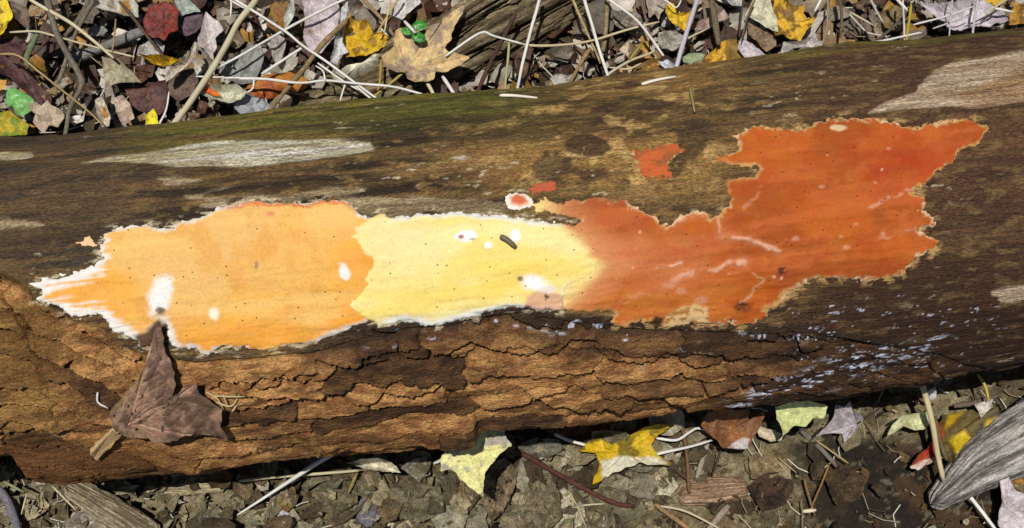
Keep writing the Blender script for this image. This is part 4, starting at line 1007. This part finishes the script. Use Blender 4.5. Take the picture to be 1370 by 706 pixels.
low_('red and yellow mottled leaf partly under the grey wood chunk', [(1216, 625), (1222, 612), (1240, 595), (1248, 570), (1255, 558), (1275, 552), (1295, 550), (1310, 556), (1330, 543), (1334, 565), (1322, 582), (1290, 604), (1270, 620), (1255, 614), (1235, 623), (1225, 630)], (100, 84, 40), (70, 56, 34), z=0.022, center=(1276, 583), wave=0.05,
     patches=[([(1216, 625), (1240, 593), (1250, 566), (1262, 580), (1252, 606), (1232, 618)], (176, 60, 26), 5), ([(1216, 626), (1236, 616), (1262, 606), (1262, 618), (1235, 624), (1225, 631)], (214, 190, 170), 2), ([(1272, 590), (1290, 575), (1298, 588), (1280, 612), (1274, 604)], (214, 180, 30), 4), ([(1262, 556), (1285, 552), (1276, 566), (1264, 572)], (200, 160, 30), 4), ([(1318, 560), (1330, 562), (1326, 578), (1312, 584)], (206, 170, 30), 4)])
low_('small whitish leaf above the red and yellow leaf', [(1302, 541), (1313, 538), (1328, 533), (1323, 548), (1311, 560), (1308, 550)], (206, 198, 184), (170, 160, 146), z=0.034)
low_('pale grey leaf scrap at the foot of the upright straw', [(1240, 524), (1252, 517), (1252, 532), (1244, 536)], (190, 184, 182), z=0.04)
low_('pale pinkish leaf with a round notch beside the grey wood chunk', [(1333, 641), (1345, 637), (1356, 656), (1372, 663), (1367, 672), (1368, 684), (1390, 692), (1390, 720), (1338, 716), (1331, 700), (1337, 670)], (206, 194, 194), (182, 170, 168), z=0.034, center=(1350, 680), vein=0.12)
low_('amber leaf beneath the grey wood chunk', [(1340, 640), (1360, 622), (1392, 618), (1392, 662), (1362, 660), (1352, 650)], (156, 104, 36), (96, 66, 30), z=0.016)
low_('cream twisted leaf beneath the bark edge', [(466, 620), (485, 615), (505, 613), (520, 617), (531, 624), (538, 633), (525, 632), (510, 631), (488, 627)], (226, 218, 194), (200, 188, 156), z=0.04, cup=0.2, veins=None)
low_('olive leaf in the shade under the bark edge', [(452, 600), (492, 596), (488, 615), (470, 620)], (120, 112, 56), (90, 84, 44), z=0.036)
low_('grey crumpled leaf next to the pale yellow propped leaf', [(536, 626), (552, 615), (570, 610), (572, 630), (561, 645), (548, 634)], (140, 132, 116), (112, 104, 88), z=0.026, wave=0.12)
low_('decayed brown leaf riddled with holes under the pale yellow leaf tip', [(648, 642), (660, 620), (676, 611), (692, 630), (690, 652), (672, 686), (658, 697), (649, 682)], (134, 114, 86), (100, 84, 60), z=0.016, wave=0.10, holes=9, mat=M_decay)
low_('broad decayed olive leaf with crinkled surface on the soil', [(698, 662), (710, 640), (735, 632), (748, 660), (752, 692), (732, 712), (703, 712)], (128, 114, 86), (104, 92, 66), z=0.014, wave=0.09, holes=4, mat=M_decay)
low_('decayed grey green leaf beside the reddish twig', [(690, 596), (715, 586), (745, 588), (756, 600), (735, 612), (705, 612)], (120, 116, 98), (96, 92, 74), z=0.018, wave=0.07, mat=M_decay)
low_('soft tan decayed leaf above the dark wet soil', [(1000, 612), (1022, 600), (1050, 608), (1056, 626), (1030, 640), (1004, 640)], (144, 122, 86), (116, 98, 68), z=0.012, wave=0.08, mat=M_decay)
low_('dark wet brown leaf on the soil', [(998, 652), (1020, 634), (1050, 630), (1062, 652), (1048, 676), (1018, 684)], (76, 54, 38), (54, 40, 30), z=0.014, wave=0.10, mat=M_decay)
low_('flat grey decayed leaf under the yellow maple leaf tip', [(828, 640), (850, 622), (880, 628), (890, 652), (868, 672), (838, 668)], (132, 116, 94), (104, 92, 72), z=0.010, wave=0.06, mat=M_decay)
low_('pale decayed leaf scrap next to the pale wood strip', [(86, 700), (108, 684), (150, 690), (160, 712), (90, 716)], (172, 158, 140), (140, 126, 106), z=0.022, wave=0.06, mat=M_decay)
low_('rusty decayed leaf beside the white straw', [(372, 656), (382, 648), (396, 652), (398, 674), (384, 686), (374, 676)], (128, 92, 54), (150, 130, 60), z=0.014, mat=M_decay)
low_('muddy olive leaf pressed flat between the straw and the blue grey stone', [(420, 655), (445, 640), (478, 648), (480, 672), (450, 690), (425, 682)], (118, 106, 78), (92, 82, 58), z=0.010, wave=0.08, mat=M_decay)
low_('muddy leaf with curled margin beside the blue grey stone', [(520, 656), (550, 646), (590, 652), (596, 684), (560, 700), (526, 690)], (120, 110, 84), (94, 86, 62), z=0.012, wave=0.09, mat=M_decay)
low_('grey brown decayed leaf near the tan wood lump', [(1100, 640), (1130, 625), (1160, 640), (1150, 668), (1116, 676)], (86, 66, 42), (62, 48, 32), z=0.010, wave=0.10, mat=M_decay)

# ---- the withered leaf resting on the log
_d = [(193, 523), (162, 500), (155, 460), (165, 430), (220, 380), (270, 320), (300, 280), (332, 300), (345, 262), (332, 205), (330, 150), (348, 140), (360, 190), (366, 240), (410, 300), (412, 350), (396, 400), (402, 425), (430, 380), (488, 350), (500, 385), (545, 415), (590, 450), (578, 500), (612, 565), (540, 512), (450, 540), (380, 556), (300, 552), (230, 536)]
WITHERED = leaf('withered dark brown maple leaf with holes resting on the bark', [(100+x/2.94, 380+y/2.94) for x, y in _d], (154, 120, 96), (108, 82, 64), amt=0.45, center=(176, 550), onl=0.014, cup=0.02, wave=0.03, holes=16,
     veins=[(214, 430), (265, 502), (306, 570), (200, 478)], vein=-0.55, name='maple_leaf', n=320,
     patches=[([(155, 527), (175, 510), (192, 494), (202, 480), (200, 500), (180, 512), (160, 530)], (176, 142, 100), 2)])
# ================================================================ STEMS, STRAWS, TWIGS
def tube(name, label, pts, w, colr, z=0.05, cat='stem', group=None, mat=None, taper=0.8, dz=None, pts3=None, knobby=0.06, ns=8, parent=None, extend=0):
    rg = np.random.default_rng(int(abs(pts[0][0]*13+pts[0][1]*7+w*3)) if pts else 3)
    if pts3 is None:
        p = np.array(pts, float)
        zs = np.linspace(z, z if dz is None else z+dz, len(p))
        P = np.array([at(a[0], a[1], zz) for a, zz in zip(p, zs)])
    else:
        P = np.array(pts3)
    # Catmull-Rom
    Q = np.vstack([2*P[0]-P[1], P, 2*P[-1]-P[-2]]); C_ = []
    for i in range(1, len(Q)-2):
        m_ = max(4, int(np.linalg.norm(Q[i+1]-Q[i])/0.006))
        t = np.linspace(0, 1, m_, endpoint=(i == len(Q)-3))[:, None]
        a, b, c, d = Q[i-1], Q[i], Q[i+1], Q[i+2]
        C_.append(0.5*((2*b)+(-a+c)*t+(2*a-5*b+4*c-d)*t*t+(-a+3*b-3*c+d)*t**3))
    S = np.vstack(C_); n = len(S)
    sarc = np.concatenate([[0], np.cumsum(np.linalg.norm(np.diff(S, axis=0), axis=1))])
    wob = np.stack([fbm(sarc*14, sarc*0+rg.random()*60, 3, 2)-0.5 for _ in range(3)], 1)*0.003*min(1, sarc[-1]/0.05)
    wob[:, 2] *= 0.6
    S = S + wob - wob[0]*np.linspace(1, 0, n)[:, None]
    T = np.gradient(S, axis=0); T /= np.linalg.norm(T, axis=1)[:, None]+1e-9
    up = np.tile([0, 0, 1.0], (n, 1)); Bn = np.cross(T, up); Bn /= np.linalg.norm(Bn, axis=1)[:, None]+1e-9; Nn = np.cross(Bn, T)
    r = w*0.5*0.00088*np.linspace(1, taper, n)*(1+knobby*4*(fbm(sarc*45, sarc*0+rg.random()*9, 5, 3)-0.5))
    r[0] *= 0.7; r[-1] *= 0.7
    a = np.linspace(0, 2*math.pi, ns, endpoint=False)
    V = S[:, None]+r[:, None, None]*(np.cos(a)[None, :, None]*Bn[:, None]+np.sin(a)[None, :, None]*Nn[:, None])
    ctr = S.mean(0)
    V = V.reshape(-1, 3)-ctr
    idx = np.arange(n*ns).reshape(n, ns); A = idx[:-1]; B = np.roll(A, -1, 1)
    f = np.stack([A, B, B+ns, A+ns], -1).reshape(-1, 4)
    V = np.vstack([V, S[0]-ctr, S[-1]-ctr]); c0 = n*ns
    caps = [[c0, idx[0][(i+1) % ns], idx[0][i], idx[0][i]] for i in range(0)]
    tr = np.vstack([f[:, [0, 1, 2]], f[:, [0, 2, 3]], [[c0, idx[0][(i+1) % ns], idx[0][i]] for i in range(ns)], [[c0+1, idx[-1][i], idx[-1][(i+1) % ns]] for i in range(ns)]])
    cl = np.tile(C(*colr), (len(V), 1))*(0.75+0.5*fbm(np.concatenate([np.repeat(sarc, ns), [0, sarc[-1]]])*30, np.concatenate([np.tile(a, n), [0, 0]])*0.4+w, 6, 3))[:, None]
    o = mesh_np(name, V, tr, mat or M_straw, np.clip(cl, 0.002, 0.86), parent)
    o.location = ctr
    if parent is None: tag(o, label, cat, group)
    return o

def near_leaf(pts):
    q = np.array(pts, float)
    q = np.vstack([q[:-1]+(q[1:]-q[:-1])*t for t in (0, .25, .5, .75, 1)])
    best = min(LEAFSPOTS, key=lambda a: np.hypot(q[:, 0][:, None]-a[1][:, 0], q[:, 1][:, None]-a[1][:, 1]).min() + 0.15*np.hypot(*(q.mean(0)-a[1].mean(0))))
    w = best[0].split()
    cut = next((i for i, x in enumerate(w) if i > 1 and x in ('with', 'beside', 'between', 'under', 'near', 'next', 'hanging', 'behind', 'above', 'touching', 'lying', 'at', 'on', 'by', 'leaning', 'standing', 'among', 'in', 'over', 'resting', 'crossed', 'pressed', 'propped', 'partly', 'tucked', 'beneath', 'riddled', 'close', 'curling')), len(w))
    return ' '.join(w[:min(cut, 6)])
def words(w, c, noun):
    v = sum(c)/3
    hue = 'white' if v > 210 else 'pale' if v > 170 else 'yellowish' if c[1] > c[2]*1.6 else 'tan' if v > 130 else 'brown' if c[0] > c[2]*1.25 else 'grey'
    return ('thin ' if w < 3.3 else 'thick ' if w > 6.5 else '') + hue + ' ' + noun
WH = (234, 228, 216); CR = (206, 192, 156); TN = (156, 132, 94); GR = (124, 114, 98)
LS = 'bleached straw stem lying across the leaf litter behind the log'; GS = 'bleached straws behind the log'
LT = 'thin brown dry stem lying in the leaf litter behind the log'; GT = 'brown dry stems behind the log'
def straw(pts, w, c=WH, z=0.075, **k): return tube('straw', k.pop('label', None) or words(w, c, 'straw stem')+' next to the '+near_leaf(pts), pts, w, c, z, 'straw', k.pop('group', GS), **k)
def stem(pts, w, c=TN, z=0.06, **k):
    k.setdefault('knobby', 0.13)
    return tube('dry_stem', k.pop('label', None) or words(w, c, 'dry stem')+' next to the '+near_leaf(pts), pts, w, c, z, 'stem', k.pop('group', GT), mat=k.pop('mat', M_twig), **k)
straw([(30, -12), (42, 0), (97, 33), (153, 78)], 5.5, CR)
straw([(13, 43), (46, 42), (71, 48), (102, 57), (180, 76)], 3.2, CR, 0.07)
stem([(62, -12), (64, 0), (71, 28), (82, 56), (97, 82), (108, 102), (110, 115), (94, 145), (90, 168), (88, 184)], 9.5, GR, 0.074, label='long bent grey brown twig reaching the log edge beside the tan maple leaf', group=None, taper=0.7)
stem([(124, -12), (119, 0), (107, 23), (87, 48)], 9, (116, 106, 90), 0.066, label='short grey twig passing under the long bent twig', group=None)
stem([(126, -4), (122, 6), (102, 43), (87, 84), (77, 112)], 7, (130, 118, 100), 0.068, label='slender grey twig crossing the long bent twig', group=None)
stem([(95, 80), (135, 64), (182, 45), (230, 30)], 16, (134, 132, 124), 0.036, label='thick smooth grey twig under the pale cream straw', group=None)
stem([(51, 42), (43, 61), (36, 79), (38, 92)], 8.5, (116, 126, 92), 0.064, label='greenish mossy twig stub beside the maroon leaf', group=None)
straw([(0, 72), (25, 75), (59, 102), (112, 143), (137, 166)], 3, (176, 152, 92), 0.078, label='thin yellowish stem reaching from the maroon leaf to the log edge', group=None)
straw([(345, -10), (340, 4), (318, 31), (303, 61), (280, 99), (237, 161), (226, 176)], 9, (196, 184, 150), 0.08, taper=1.0, label='thick pale straw leaning on the log edge beside the mauve oak leaf', group=None)
straw([(470, -6), (459, 0), (381, 40), (320, 74), (293, 89)], 4.2)
straw([(310, -6), (320, 3), (376, 38), (404, 61), (440, 85), (500, 128), (512, 136)], 4, z=0.082)
straw([(350, 99), (407, 62)], 5, z=0.07)
straw([(320, 105), (358, 106), (402, 111), (435, 108), (473, 111), (526, 116), (562, 125), (575, 131)], 4, z=0.086)
stem([(462, 28), (460, 31), (432, 59), (407, 92), (361, 148), (352, 160)], 8.5, (146, 124, 86), 0.076, taper=0.7, label='stiff brown stem crossing the white straws and reaching the log edge', group=None)
straw([(470, 110), (496, 131), (505, 138)], 3, z=0.08)
straw([(425, 84), (460, 108), (480, 120)], 3, z=0.078)
straw([(435, 108), (432, 95), (422, 88)], 2.4, z=0.088)
straw([(462, 112), (458, 124), (455, 135)], 2.6, z=0.08)
straw([(340, 105), (338, 118), (330, 124)], 2.6, z=0.088)
stem([(482, -8), (488, 0), (513, 28), (528, 50)], 6, (156, 132, 96), 0.06)
straw([(536, -8), (531, 1), (503, 45)], 3.2, (196, 168, 96))
straw([(523, -8), (522, 0), (514, 46)], 2.8, CR)
stem([(543, 94), (520, 114), (503, 128), (494, 136)], 4, (172, 154, 76), 0.07, label='yellow leaf stalk of the big tan maple leaf', group=None, mat=M_straw)
straw([(541, 28), (556, 44)], 5, z=0.092)
straw([(596, 75), (641, 44), (660, 48), (700, 60)], 3.8, z=0.078)
straw([(592, 102), (606, 123), (610, 130)], 6, (222, 212, 206), 0.07)
straw([(570, 108), (579, 124), (582, 134)], 6, CR, 0.066)
stem([(690, 18), (683, 31), (660, 78), (641, 119), (636, 132)], 6.5, (84, 60, 50), 0.074, label='dark red brown twig lying across the weathered branch', group=None)
straw([(681, 56), (676, 116), (675, 126)], 3.6, (178, 172, 118), 0.076)
straw([(510, 80), (508, 110), (504, 124)], 4, (168, 140, 60), 0.062)
straw([(723, -10), (721, 0), (707, 54), (694, 112), (690, 124)], 5, z=0.08)
straw([(780, -10), (782, 0), (799, 58), (813, 102), (817, 114)], 5, z=0.08)
stem([(764, -10), (767, 0), (789, 51), (799, 73), (803, 84)], 4, (186, 164, 112), 0.07)
straw([(676, 55), (711, 61), (748, 61), (792, 54), (833, 41), (881, 29)], 4, (208, 190, 146), 0.074, label='long curved straw arching over the bare soil patch', group=None)
stem([(814, -10), (813, 0), (809, 54), (806, 70)], 8, (146, 128, 92), 0.064)
straw([(806, -10), (816, 0), (853, 27), (884, 68), (888, 74)], 4, z=0.084)
tube('dry_stem', 'smooth mauve white stem standing against the log edge', [(936, -10), (933, 0), (918, 44), (904, 92), (901, 104)], 7, (200, 190, 198), 0.082, 'stem', None, taper=0.9)
stem([(950, -10), (952, 0), (960, 47), (962, 60)], 10, (118, 106, 80), 0.07, label='stout grey brown stalk between the yellow leaf and the cream leaf', group=None)
stem([(856, -10), (858, 0), (869, 44), (872, 62)], 4, (126, 100, 88), 0.07)
stem([(790, 64), (780, 80), (768, 102), (762, 112)], 6, (156, 124, 84), 0.06)
straw([(806, 108), (816, 98), (843, 82), (870, 72), (882, 62)], 4, CR, 0.072)
straw([(815, 90), (840, 92), (858, 84)], 3, CR, 0.07)
stem([(842, 80), (860, 57)], 4, (160, 146, 70), 0.074, mat=M_straw)
stem([(995, -8), (993, 20), (990, 48)], 3.4, (96, 80, 64), 0.076)
straw([(1150, 62), (1159, 58), (1182, 54), (1220, 45), (1232, 43)], 3.4, z=0.09)
straw([(1219, 6), (1213, 50), (1211, 62)], 4, (172, 158, 48), 0.09, label='mustard yellow stem standing at the log edge beside the lilac leaf', group=None)
straw([(1208, -8), (1208, 10), (1210, 44), (1211, 56)], 3, (204, 194, 186), 0.086)
straw([(1196, -8), (1201, 0), (1214, 14)], 5, z=0.086)
straw([(1137, 16), (1169, 34)], 3, CR, 0.06)
straw([(1162, -8), (1165, 0), (1173, 16), (1182, 31)], 4, (180, 172, 156), 0.062)
stem([(1220, 13), (1182, 47), (1166, 62)], 5, (100, 90, 78), 0.07)
straw([(1222, 33), (1269, 20), (1306, 6)], 3, (224, 218, 212), 0.082)
straw([(1248, 38), (1298, 21)], 2.6, (200, 190, 186), 0.078)
straw([(1309, -8), (1308, 0), (1303, 36), (1302, 48)], 3.8, (196, 190, 184), 0.088)
straw([(1274, -8), (1274, 4), (1271, 42), (1270, 52)], 2.4, (190, 184, 180), 0.086)
straw([(1326, 10), (1356, 16)], 4.2, z=0.078)
stem([(1335, 12), (1318, 22), (1290, 36)], 2.6, (110, 96, 86), 0.076)
straw([(1352, -4), (1330, 10), (1318, 18)], 3, CR, 0.08)
straw([(1101, -6), (1090, 15)], 4, z=0.07)
stem([(1108, -8), (1107, 35), (1104, 52)], 3.4, (160, 146, 120), 0.068)
stem([(1122, -8), (1126, 20), (1124, 50)], 5, (112, 98, 70), 0.06)
stem([(1010, 0), (1000, 24), (994, 52)], 3, (120, 104, 84), 0.078)
straw([(905, 60), (925, 48), (945, 38)], 3, CR, 0.07)
straw([(880, -6), (893, 2), (905, 10), (912, 0)], 2.4, z=0.07)
straw([(305, -8), (309, 0), (308, 22)], 3, z=0.08)
straw([(305, -2), (325, 10), (345, 18)], 3.2, z=0.078)
straw([(262, 102), (290, 103), (300, 102)], 2.4, z=0.076)
straw([(298, 104), (320, 104), (330, 105)], 3, z=0.084)
straw([(212, 168), (222, 146), (226, 122)], 3, z=0.08)
stem([(160, 2), (175, 20), (190, 40), (205, 60), (222, 80)], 4.5, (104, 84, 68), 0.074, label='thin dark stalk running past the dark red maple leaf', group=None)
stem([(155, 25), (152, 60), (150, 68)], 3, (170, 140, 96), 0.074)
stem([(0, 70), (28, 84), (60, 100)], 2.6, (110, 84, 60), 0.07)
stem([(72, 44), (52, 66), (40, 76)], 4, (96, 72, 52), 0.06)
stem([(262, 150), (250, 146), (244, 140)], 3, TN, 0.07)
stem([(300, 20), (318, 16), (332, 12)], 4, (120, 106, 86), 0.05)

# along the bark side
LF = 'bleached straw stem lying on the soil along the bark side of the log'; GFS = 'bleached straws along the bark side'
LB = 'thin brown twig lying on the soil along the bark side of the log'; GFT = 'brown twigs along the bark side'
def straw2(pts, w, c=WH, z=0.03, **k): return straw(pts, w, c, z, label=k.pop('label', None), group=k.pop('group', GFS), **k)
def stem2(pts, w, c=TN, z=0.022, **k): return stem(pts, w, c, z, label=k.pop('label', None), group=k.pop('group', GFT), **k)
straw2([(450, 604), (420, 622), (378, 649), (317, 690)], 7.5, z=0.07, dz=-0.045, taper=0.35, label='long tapering white straw sticking out from under the bark', group=None)
straw2([(320, 643), (350, 640), (400, 637), (480, 629)], 4.5, (206, 194, 152), 0.03)
stem2([(688, 600), (700, 607), (748, 634), (800, 662), (826, 674), (850, 677)], 7, (96, 58, 48), 0.03, label='knobby reddish brown twig below the yellow maple leaf', group=None)
straw2([(742, 580), (760, 588), (788, 597)], 5, z=0.034)
straw2([(876, 608), (919, 598), (953, 588)], 4.2, z=0.042)
straw2([(878, 586), (905, 589), (923, 578), (935, 572), (956, 578)], 4, z=0.04, label='white s-shaped straw between the yellow and brown leaves', group=None)
stem2([(911, 560), (919, 603), (923, 660)], 6, (122, 90, 60), 0.03)
stem2([(892, 604), (905, 628), (922, 643)], 5, (92, 66, 50), 0.026)
stem2([(876, 674), (919, 706), (930, 714)], 8, (158, 122, 86), 0.024)
straw2([(884, 677), (919, 684), (966, 708)], 3.4, CR, 0.032)
stem2([(975, 676), (945, 712)], 10, (172, 156, 134), 0.026)
stem2([(947, 592), (932, 640)], 8, (166, 154, 132), 0.018)
stem2([(965, 599), (953, 636)], 3, (84, 62, 48), 0.028)
straw2([(760, 656), (772, 676), (786, 708)], 2.6, (186, 168, 124), 0.024)
straw2([(772, 677), (790, 675), (809, 674)], 3, CR, 0.024)
straw2([(1229, 498), (1243, 548), (1262, 643)], 8.5, (212, 192, 148), 0.10, dz=-0.055, label='stout upright tan straw between the bark and the grey wood chunk', group=None)
straw2([(1290, 654), (1300, 668), (1335, 712)], 6, z=0.03)
straw2([(1308, 500), (1318, 516), (1323, 536)], 4, (190, 174, 76), 0.05, label='short yellow stalk above the small whitish leaf', group=None)
stem2([(1250, 556), (1258, 590), (1267, 615)], 7, (116, 100, 70), 0.04)
stem2([(1072, 576), (1098, 600), (1120, 625)], 8, (116, 108, 98), 0.02)
straw2([(1092, 589), (1136, 620)], 3, (172, 146, 96), 0.026)
straw2([(1041, 612), (1066, 632)], 3, (170, 146, 100), 0.022)
stem2([(1147, 567), (1160, 558), (1177, 546)], 3, (80, 64, 52), 0.04)
stem2([(1276, 543), (1300, 540), (1336, 529)], 8, (116, 98, 84), 0.022)
stem2([(-4, 652), (10, 671), (26, 712)], 13, (126, 120, 128), 0.03, label='thick violet grey twig on the soil under the broken bark end', group=None)
straw2([(5, 644), (32, 658)], 4, (138, 146, 98), 0.04)
straw2([(70, 650), (102, 682)], 2.6, CR, 0.034)
straw2([(36, 660), (29, 688)], 2.6, CR, 0.03)
stem2([(478, 632), (466, 660)], 5, (160, 138, 84), 0.024)
stem2([(640, 664), (618, 690), (592, 704)], 6, (90, 74, 54), 0.02)
straw2([(366, 672), (360, 684)], 3, CR, 0.022)
stem2([(1110, 620), (1098, 650), (1082, 690)], 3, (150, 112, 62), 0.02)
stem2([(1076, 640), (1082, 665), (1090, 690)], 4, (132, 104, 66), 0.02)
straw2([(1074, 684), (1092, 682)], 6, (220, 206, 176), 0.022)
stem2([(500, 660), (470, 690), (440, 706)], 5, (92, 82, 58), 0.016)
straw2([(580, 620), (600, 612)], 5, (214, 206, 186), 0.03)

# bits lying on the log
def onl(name, label, pts, w, c, lift=0.002, cat='splinter', group=None, mat=None, taper=0.7):
    return tube(name, label, pts, w, c, pts3=[surf(x, y, lift) for x, y in pts], cat=cat, group=group, mat=mat, taper=taper)
onl('wood_splinter', 'white wood splinter on the shoulder of the log near the dark red brown twig', [(668, 122), (690, 121), (718, 123)], 4, (236, 226, 206))
onl('wood_splinter', 'white frayed wood splinter on the log shoulder below the brown stained leaf', [(858, 103), (880, 99), (904, 97)], 4, (236, 228, 212))
onl('straw', 'short olive straw piece standing on the log above the orange fungus island', [(923, 115), (926, 132), (929, 153)], 3, (164, 152, 92), 0.004, 'straw')
onl('wood_chip', 'small dark curled chip stuck on the pale yellow fungus', [(669, 317), (678, 321), (690, 331)], 6, (112, 98, 74), 0.006, 'chip', taper=0.9)
onl('thread', 'tiny bent white thread on the bark beside the withered leaf', [(133, 518), (134, 528), (148, 534)], 2.6, (226, 220, 208), 0.004, 'thread')
for pts in ([(285, 523), (305, 520), (330, 521)], [(290, 528), (312, 530), (322, 524)], [(300, 518), (306, 532)], [(312, 536), (330, 526), (340, 516)], [(276, 520), (292, 524), (300, 536)]):
    onl('rootlet', 'pale frayed rootlet caught on the bark beside the withered leaf', pts, 2.4, (196, 172, 126), 0.006, 'rootlet', 'rootlets beside the withered leaf')

st = tube('leaf_stalk', '', [(0, 0)], 3.2, (186, 150, 110), pts3=[logpt(178, 549, 0.016), logpt(166, 558, 0.014), logpt(152, 574, 0.009)], parent=WITHERED)
st.location = Vector(st.location)-Vector(WITHERED.location)
# folded stalk scrap below the withered leaf
def chip3(name, label, quad, c, lift, thick, cat):
    bm = bmesh.new()
    top_ = [bm.verts.new(logpt(x, y, lift+thick)) for x, y in quad]; bot = [bm.verts.new(logpt(x, y, lift)) for x, y in quad]
    bm.faces.new(top_[::-1]); bm.faces.new(bot)
    n = len(quad)
    for i in range(n): bm.faces.new((top_[i], top_[(i+1) % n], bot[(i+1) % n], bot[i]))
    bmesh.ops.subdivide_edges(bm, edges=bm.edges[:], cuts=3, use_grid_fill=True)
    for v in bm.verts: v.co += Vector((random.uniform(-1, 1), random.uniform(-1, 1), random.uniform(-1, 1)))*0.0009
    bmesh.ops.recalc_face_normals(bm, faces=bm.faces[:])
    me = bpy.data.meshes.new(name); bm.to_mesh(me); bm.free()
    a = me.color_attributes.new('Col', 'FLOAT_COLOR', 'POINT')
    for d_ in a.data:
        kx = random.uniform(0.7, 1.2); cc = C(*c)*kx; d_.color = (*cc, 1)
    me.materials.append(M_leaf)
    return tag(link(bpy.data.objects.new(name, me)), label, cat)
chip3('bark_scrap', 'pale tan folded bark scrap at the stalk of the withered leaf', [(122, 594), (128, 586), (153, 564), (163, 570), (150, 584), (131, 600)], (206, 172, 124), 0.006, 0.006, 'bark')

# stones
def stone(label, px, py, rx, ry, c, seed, z=0.006):
    rg = np.random.default_rng(seed)
    a = np.linspace(0, 2*math.pi, 28, endpoint=False); e = np.linspace(0.02, math.pi-0.02, 16)
    A, E = np.meshgrid(a, e)
    q = 1+0.35*(fbm(np.cos(A)*np.sin(E)*1.6+seed, np.sin(A)*np.sin(E)*1.6+np.cos(E), seed, 3)-0.5)
    k = 0.00088
    P = np.stack([rx*k*np.cos(A)*np.sin(E)*q, ry*k*np.sin(A)*np.sin(E)*q, min(rx, ry)*k*0.55*np.cos(E)*q], -1)
    P = np.concatenate([P, P[:, :1]], 1)
    o = grid_obj('stone', P, np.ones((15, 28), bool), M_mud, np.tile(C(*c), P.shape[:2]+(1,))*(0.8+0.4*fbm(P[..., 0]*300, P[..., 1]*300, 3, 3))[..., None])
    o.location = at(px, py, z)
    return tag(o, label, 'stone')
stone('smooth blue grey stone embedded in the muddy leaves', 492, 684, 15, 20, (124, 122, 130), 3)
stone('whitish lichen covered stone beside the white straw', 377, 694, 20, 14, (204, 190, 194), 6)
